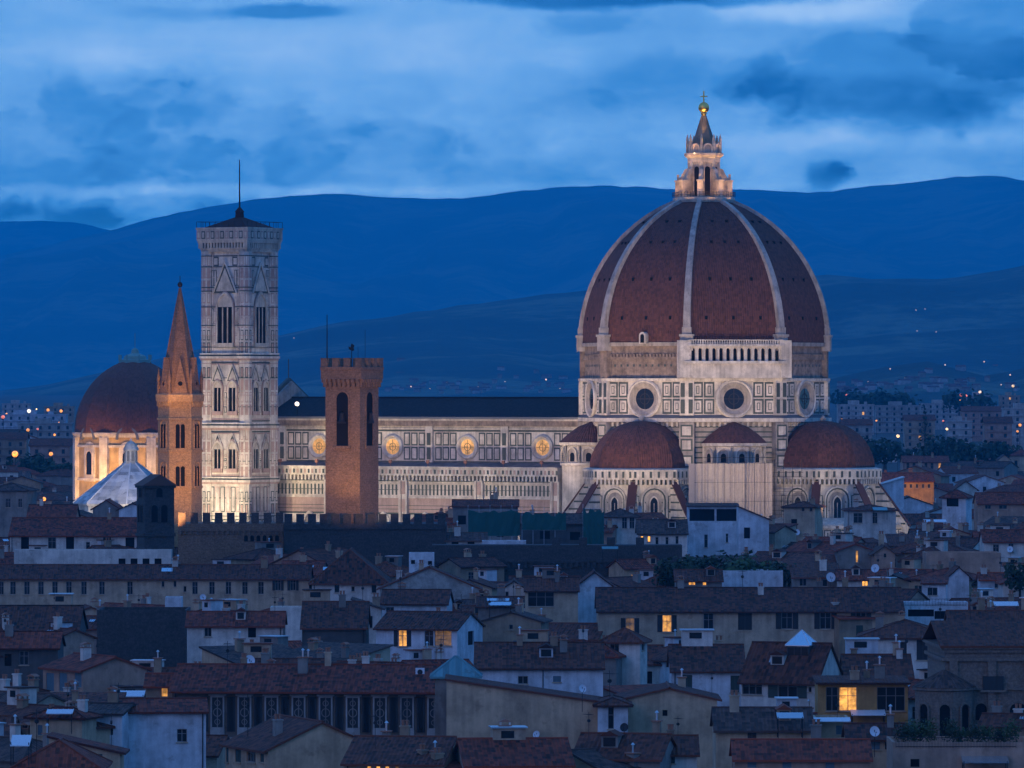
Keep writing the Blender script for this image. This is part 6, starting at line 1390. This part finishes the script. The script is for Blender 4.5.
# ---- far roofs between the cathedral and the plain
def fill_far():
    rng = random.Random(23); labels = set(); made = 0
    pool = ['cream', 'white', 'blue white', 'pink', 'grey', 'tan']; cname = {'blue white': 'pale blue'}
    spots = []
    Y = 1330.0
    while Y < 2650:
        for x0, x1 in ((-4, 150), (872, 1030)):
            px = x0 + rng.uniform(0, 10)
            while px < x1: spots.append((Y + rng.uniform(-12, 12), px)); px += rng.uniform(11, 21) * 1500 / Y * 1.25
        Y *= 1.036
    cnt = {}
    for Y, px in sorted(spots):
        s = F / Y; W, D = rng.uniform(9, 18), rng.uniform(9, 13); h = GZ(Y) + rng.uniform(8.5, 15) + (7 if Y < 1500 else 3 if Y < 1800 else 0); ye = HZ + (CZ - h) * s
        x0, x1 = px - W * s / 2, px + W * s / 2; rf = rng.choice(('x', 'x', 'y', 'hip'))
        if any(b[0] - 2 < px < b[1] + 2 and b[2] - 3 < ye < b[3] + 2 and b[4] > Y for b in BOXES if b[5] and b[4] > 1350): continue
        if px < 166 and (ye < 490 and px > 66): continue
        if px > 860 and ye < 464: continue
        if 25 < px < 175 and 1590 < Y < 1770: continue
        if px < 170 and px > 80 and ye < 506: continue
        if any(b[0] < px < b[1] and b[2] < ye - 3 and ye + 4 < b[3] and b[4] < Y for b in BOXES): continue
        c = rng.choice(pool); near = sorted((abs((b[0] + b[1]) / 2 - px) + 2 * abs((b[2] + b[3]) / 2 - ye), b[5], (b[0] + b[1]) / 2, b[4]) for b in BOXES if b[5]); lab = None
        size = 'long' if W > 15 else 'small' if W < 11.5 else 'plain'
        for dd, nk, bx, bY in near[:16]:
            l = f"{size} far {cname.get(c, c)} house with a { {'x': 'ridged', 'y': 'gabled', 'hip': 'hipped'}[rf]} roof {'left of' if px < bx else 'right of'} {nk}"
            if l not in labels and len(l.split()) <= 16: lab = l; break
        if not lab: continue
        labels.add(lab); win = []
        for i in range(int(W / 4)):
            if rng.random() < .6: win.append((x0 + (x1 - x0) * (i + .5) / max(1, int(W / 4)), ye + 2.2 * s, 1.1 * s, 1.6 * s, 'l' if rng.random() < .05 else 'o'))
        nb = len(BOXES); house(lab, x0, x1, ye, None, ye + 6, 0 if rng.random() < .5 else rng.choice((-18, 15, -30)), 0, D, h, rf, c, None, win, (), rng.choice((0, 1)), None, None, int(px * 97 + Y), (), 'house', 'house', 'far tiled houses beyond the cathedral', .34)
        made += 1
    print('far houses', made)
fill_far()

# ================================================================ small things on the roofs
def yat(px, py):
    c = [b[4] for b in BOXES if b[0] <= px <= b[1] and b[2] - 3 <= py <= b[3]]
    return min(c) if c else (CZ - heave(py)) * F / (py - HZ)
def dish(px, py, r, label, mat='dish', turn=0):
    Y = yat(px, py) - 1.2; p = at(px, py, Y); B = thing('satellite_dish', label, 'satellite dish', p, R(turn), 'satellite dishes on the roofs')
    m = MB(); n = 18; rings = [[(q * r * math.cos(2 * math.pi * i / n), -.12 - .0 + r * .28 * q * q - r * .28, q * r * 1.08 * math.sin(2 * math.pi * i / n)) for i in range(n)] for q in (.02, .35, .7, 1.0)]
    T = Matrix.Rotation(R(-22), 4, 'X') @ Matrix.Scale(-1, 4, Vector((0, 1, 0))); m.loft(rings, 0, T, False); m.loft([[Vector(v) + Vector((0, .03, 0)) for v in r_] for r_ in rings], 0, T, False); m.build('reflector', G(mat), B)
    a = MB(); a.tube((0, -.1, -r), (0, -r * 1.1, -r * .2), .025, 0, 4); a.box(-.06, .06, -r * 1.2, -r * 1.0, -r * .25, -r * .1, 0); a.build('feed_arm', G('iron'), B)
    k = MB(); k.tube((0, .22, .1), (0, .22, -2.6), .04, 0, 5); k.build('mast', G('iron'), B)
for px, py, r, lab, tn in ((831, 577, .75, 'large white dish in front of the stone house with the shed roof', 10), (875, 568, .65, 'white dish above the low house with the square yellow window', -15), (728, 567, .62, 'white dish among the garden trees', 5),
    (1010, 549, .55, 'white dish on the pale house at the right edge', -10), (536, 734, .38, 'pale blue dish against the huge blank beige wall', -20), (250, 660, .62, 'pale dish above the ornate palace roof', 15), (583, 688, .42, 'small pale dish on the roof left of the white tower house', 20),
    (797, 532, .6, 'white dish below the cream tower house', 0), (203, 597, .5, 'white dish below the long convent house', 10), (875, 731, .5, 'pale dish in front of the ochre house', 8)):
    dish(px, py, r, lab, 'dish', tn)
dish(624, 727, .45, 'dark round dish beside the recessed house front', 'iron', -10)

am = thing('tv_antenna', 'x', 'antenna', (0, 0, 0)); m = MB(); m.tube((0, 0, -1.2), (0, 0, 2.6), .03, 0, 5); m.build('mast', G('iron'), am)
m = MB(); m.tube((-.8, 0, 2.3), (.8, 0, 2.3), .018, 0, 4)
for i in range(7): u = -.75 + i * .25; m.tube((u, -.34 - .03 * i, 2.3), (u, .34 + .03 * i, 2.3), .012, 0, 4)
m.tube((-.1, 0, 1.6), (.1, 0, 1.6), .2, 0, 6); m.build('boom', G('iron'), am)
rng = random.Random(3); first = True
for x0, x1, y0, y1, Y, nick in list(BOXES):
    if not nick or not nick.startswith('the ') or Y > 1000 or y0 < 540 or x1 - x0 < 24 or rng.random() < .42: continue
    px = rng.uniform(max(4, x0 + 5), min(1020, x1 - 5)); o = am if first else copy_tree(am); first = False
    Yr = Y + 4.0; o.location = at(px, y0 + 1, Yr); o.rotation_euler = (0, 0, rng.uniform(0, 6)); sc = rng.uniform(.7, 1.15); o.scale = (sc, sc, sc)
    o['label'] = f'thin television antenna on {nick}'; o['group'] = 'television antennas on the roofs'

# glass lantern, canopies, awning, air conditioner
Y = yat(800, 655) + 3.2; p = at(802, 657, Y); B = thing('roof_lantern', 'glazed attic box with a bright glass pyramid on a brown roof', 'roof lantern', p, R(-24))
m = MB(); m.box(-1.35, 1.35, -1.35, 1.35, -1.2, 1.3, 0)
m.build('wall', G('plaster dark grey'), B)
for s in (-1, 0, 1): q = MB(); q.box(s * .85 - .36, s * .85 + .36, -1.42, -1.352, .1, 1.15, 0); q.build('window', G('window glass'), B)
m = MB(); m.ngon(4, [(2.15, 1.3), (2.15, 1.4), (.05, 3.1)], 0, None, math.pi / 4)
for k in range(4): a = math.pi / 4 + k * math.pi / 2; m.tube((2.1 * math.cos(a), 2.1 * math.sin(a), 1.42), (0, 0, 3.12), .06, 1, 5)
m.build('glass_pyramid', G('skylight glass', 'white metal'), B)
def canopy(px, py, w, d, label, tilt=-14, mat='white metal', turn=0):
    Y = yat(px, py) - 1.0; s = F / Y; p = at(px, py, Y); B = thing('canopy', label, 'canopy', p, R(turn)); T = Matrix.Rotation(R(tilt), 4, 'X'); ww = w / s / 2
    m = MB(); m.box(-ww, ww, -d / 2, d / 2, 0, .07, 0, Matrix.Rotation(R(-tilt), 4, 'X'))
    for i in range(6): u = -ww + 2 * ww * i / 5; m.box(u - .03, u + .03, -d / 2, d / 2, .07, .11, 0, Matrix.Rotation(R(-tilt), 4, 'X'))
    m.build('panel', G(mat), B)
    for sx in (-1, 1):
        for sy in (-1, 1): q = MB(); q.tube((sx * ww * .94, sy * d * .42, -2.2), (sx * ww * .94, sy * d * .42, -.05), .05, 0, 5); q.build('post', G('iron'), B)
canopy(21, 741, 19, 3.0, 'bright sheet canopy beside the pink beige block', -16); canopy(129, 694, 31, 2.6, 'bright white canopy in front of the pinkish gable wall', -12); canopy(832, 720, 36, 1.8, 'white awning over the small beige roof room', -10)
canopy(868, 713, 34, 2.4, 'white sheet canopy under the ochre house', -12); canopy(985, 760, 46, 2.2, 'pale blue canopy on the pink terrace house', -14, 'skylight glass'); canopy(60, 712, 26, 2.0, 'pale canopy left of the white wing', -10)
canopy(500, 604, 22, 1.6, 'pale glass canopy under the house with the striped skylight', -16, 'skylight glass'); canopy(935, 521, 22, 3, 'white canopy by the tower house with the loggia', -8); canopy(880, 509, 14, 3, 'small turquoise canopy on the white house under the right tribune', -10, 'turquoise metal')
canopy(1006, 604, 24, 2.4, 'white canopy near the right edge above the long dark roof', -12); canopy(610, 548, 16, 2, 'small blue canopy by the netted dark building', -10, 'turquoise metal'); canopy(790, 716, 26, 2.2, 'pale canopy between the glass lantern house and the grey tiled house', -12, 'metal sheet')
Y = yat(420, 671) + 3; p = at(420, 672, Y); B = thing('air_conditioner', 'white air conditioning unit on the ornate palace roof', 'air conditioner', p)
m = MB(); m.box(-.5, .5, -.2, .2, -.4, .45, 0); m.box(-.45, .45, -.2, .2, -.9, -.4, 1); m.build('case', G('white metal', 'iron'), B); m = MB(); m.ring(0, 0, [(.3, .2), (.3, .24), (.26, .24), (.26, .2)], 0, Matrix(((1, 0, 0, 0), (0, -1, 0, 0), (0, 0, 1, 0), (0, 0, 0, 1))), 14); m.disk(0, 0, .27, .215, 0, Matrix(((1, 0, 0, 0), (0, -1, 0, 0), (0, 0, 1, 0), (0, 0, 0, 1))), 14); m.build('fan', G('iron'), B)

# teal nets and poles of the second scaffold
for k, (xa, xb, ya, yb, lab) in enumerate(((468, 520, 510, 536, 'wide torn teal net hung on the building site behind the battlements'), (522, 566, 512, 530, 'long dark teal net right of the wide torn one'), (583, 604, 509, 545, 'upright teal scaffold net beside the white house'))):
    Y = 1088.0 - k * 2; s = F / Y; A, Bq = at(xa, ya, Y), at(xb, yb, Y); B = thing('scaffold_net', lab, 'scaffold net', ((A.x + Bq.x) / 2, Y, 0)); w = (Bq.x - A.x) / 2; m = MB(); n = 12; rng = random.Random(k)
    top = [A.z + rng.uniform(-.8, .2) for _ in range(n + 1)]
    rings = [[(-w + 2 * w * i / n, .15 * math.sin(i * 2.1), Bq.z), (-w + 2 * w * i / n, .15 * math.sin(i * 1.7 + 1), (Bq.z + top[i]) / 2), (-w + 2 * w * i / n, .1 * math.sin(i), top[i])] for i in range(n + 1)]
    for i in range(n):
        for j in range(2): m.poly([rings[i][j], rings[i + 1][j], rings[i + 1][j + 1], rings[i][j + 1]])
    m.build('net', G('scaffold net'), B); q = MB()
    for i in range(int(w * 2 / 2.0) + 1): u = -w + i * 2.0; q.tube((u, .5, 0), (u, .5, A.z + .9), .05, 0, 4)
    for z in (Bq.z, (A.z + Bq.z) / 2, A.z): q.tube((-w, .5, z), (w, .5, z), .05, 0, 4)
    q.build('pole', G('metal sheet'), B)

# potted plants and a railing on the terrace at the lower right
rng = random.Random(9)
YT = yat(960, 750)
for i, px in enumerate((903, 912, 921, 930, 950, 960, 975, 986, 1000, 1012)):
    p = at(px, 750, YT + 1.2 + (i % 3)); B = thing('potted_plant', ('leafy potted shrub on the pink terrace, ' + ('at its left end', 'second from its left end', 'third from its left end', 'left of the chimney pillar', 'right of the chimney pillar', 'tall and near the middle', 'just right of the middle', 'before the brown church wall', 'near its right end', 'at its right end')[i]), 'plant', (p.x, p.y, p.z - .2), 0, 'potted shrubs on the terrace')
    m = MB(); m.ngon(10, [(.22, 0), (.34, .5), (.38, .5), (.38, .58), (.3, .58)], 0); m.build('pot', G('terracotta'), B)
    f = MB(); h = rng.uniform(1.9, 3.0)
    for k in range(340):
        v = Vector((rng.gauss(0, 1), rng.gauss(0, 1), rng.gauss(0, 1))).normalized() * rng.uniform(.3, 1); q = Vector((v.x * 1.05, v.y * .9, .6 + h / 2 + v.z * h / 2)); e = Vector((rng.uniform(-1, 1), rng.uniform(-1, 1), rng.uniform(-1, 1))).normalized() * .13; g = e.cross(v).normalized() * .09
        f.poly([q - e, q + g, q + e, q - g])
    f.build('foliage', G('leaf mid' if i % 2 else 'leaf dark'), B)
def railing(px0, px1, py, label, n=18, mat='iron'):
    Y = yat((px0 + px1) / 2, py) - .05; a, b = at(px0, py, Y), at(px1, py, Y); c = (a + b) / 2; B = thing('railing', label, 'railing', c); w = (b - a).length / 2
    m = MB(); m.tube((-w, 0, 1.0), (w, 0, 1.0), .035, 0, 5); m.tube((-w, 0, .15), (w, 0, .15), .03, 0, 5); m.build('rail', G(mat), B)
    m = MB()
    for i in range(n + 1): u = -w + 2 * w * i / n; m.tube((u, 0, 0), (u, 0, 1.0), .02, 0, 4)
    m.build('bars', G(mat), B)['kind'] = 'stuff'
railing(905, 966, 606, 'dark terrace railing under the square white attic', 20); railing(896, 1016, 748, 'thin railing along the pink plant terrace', 40)
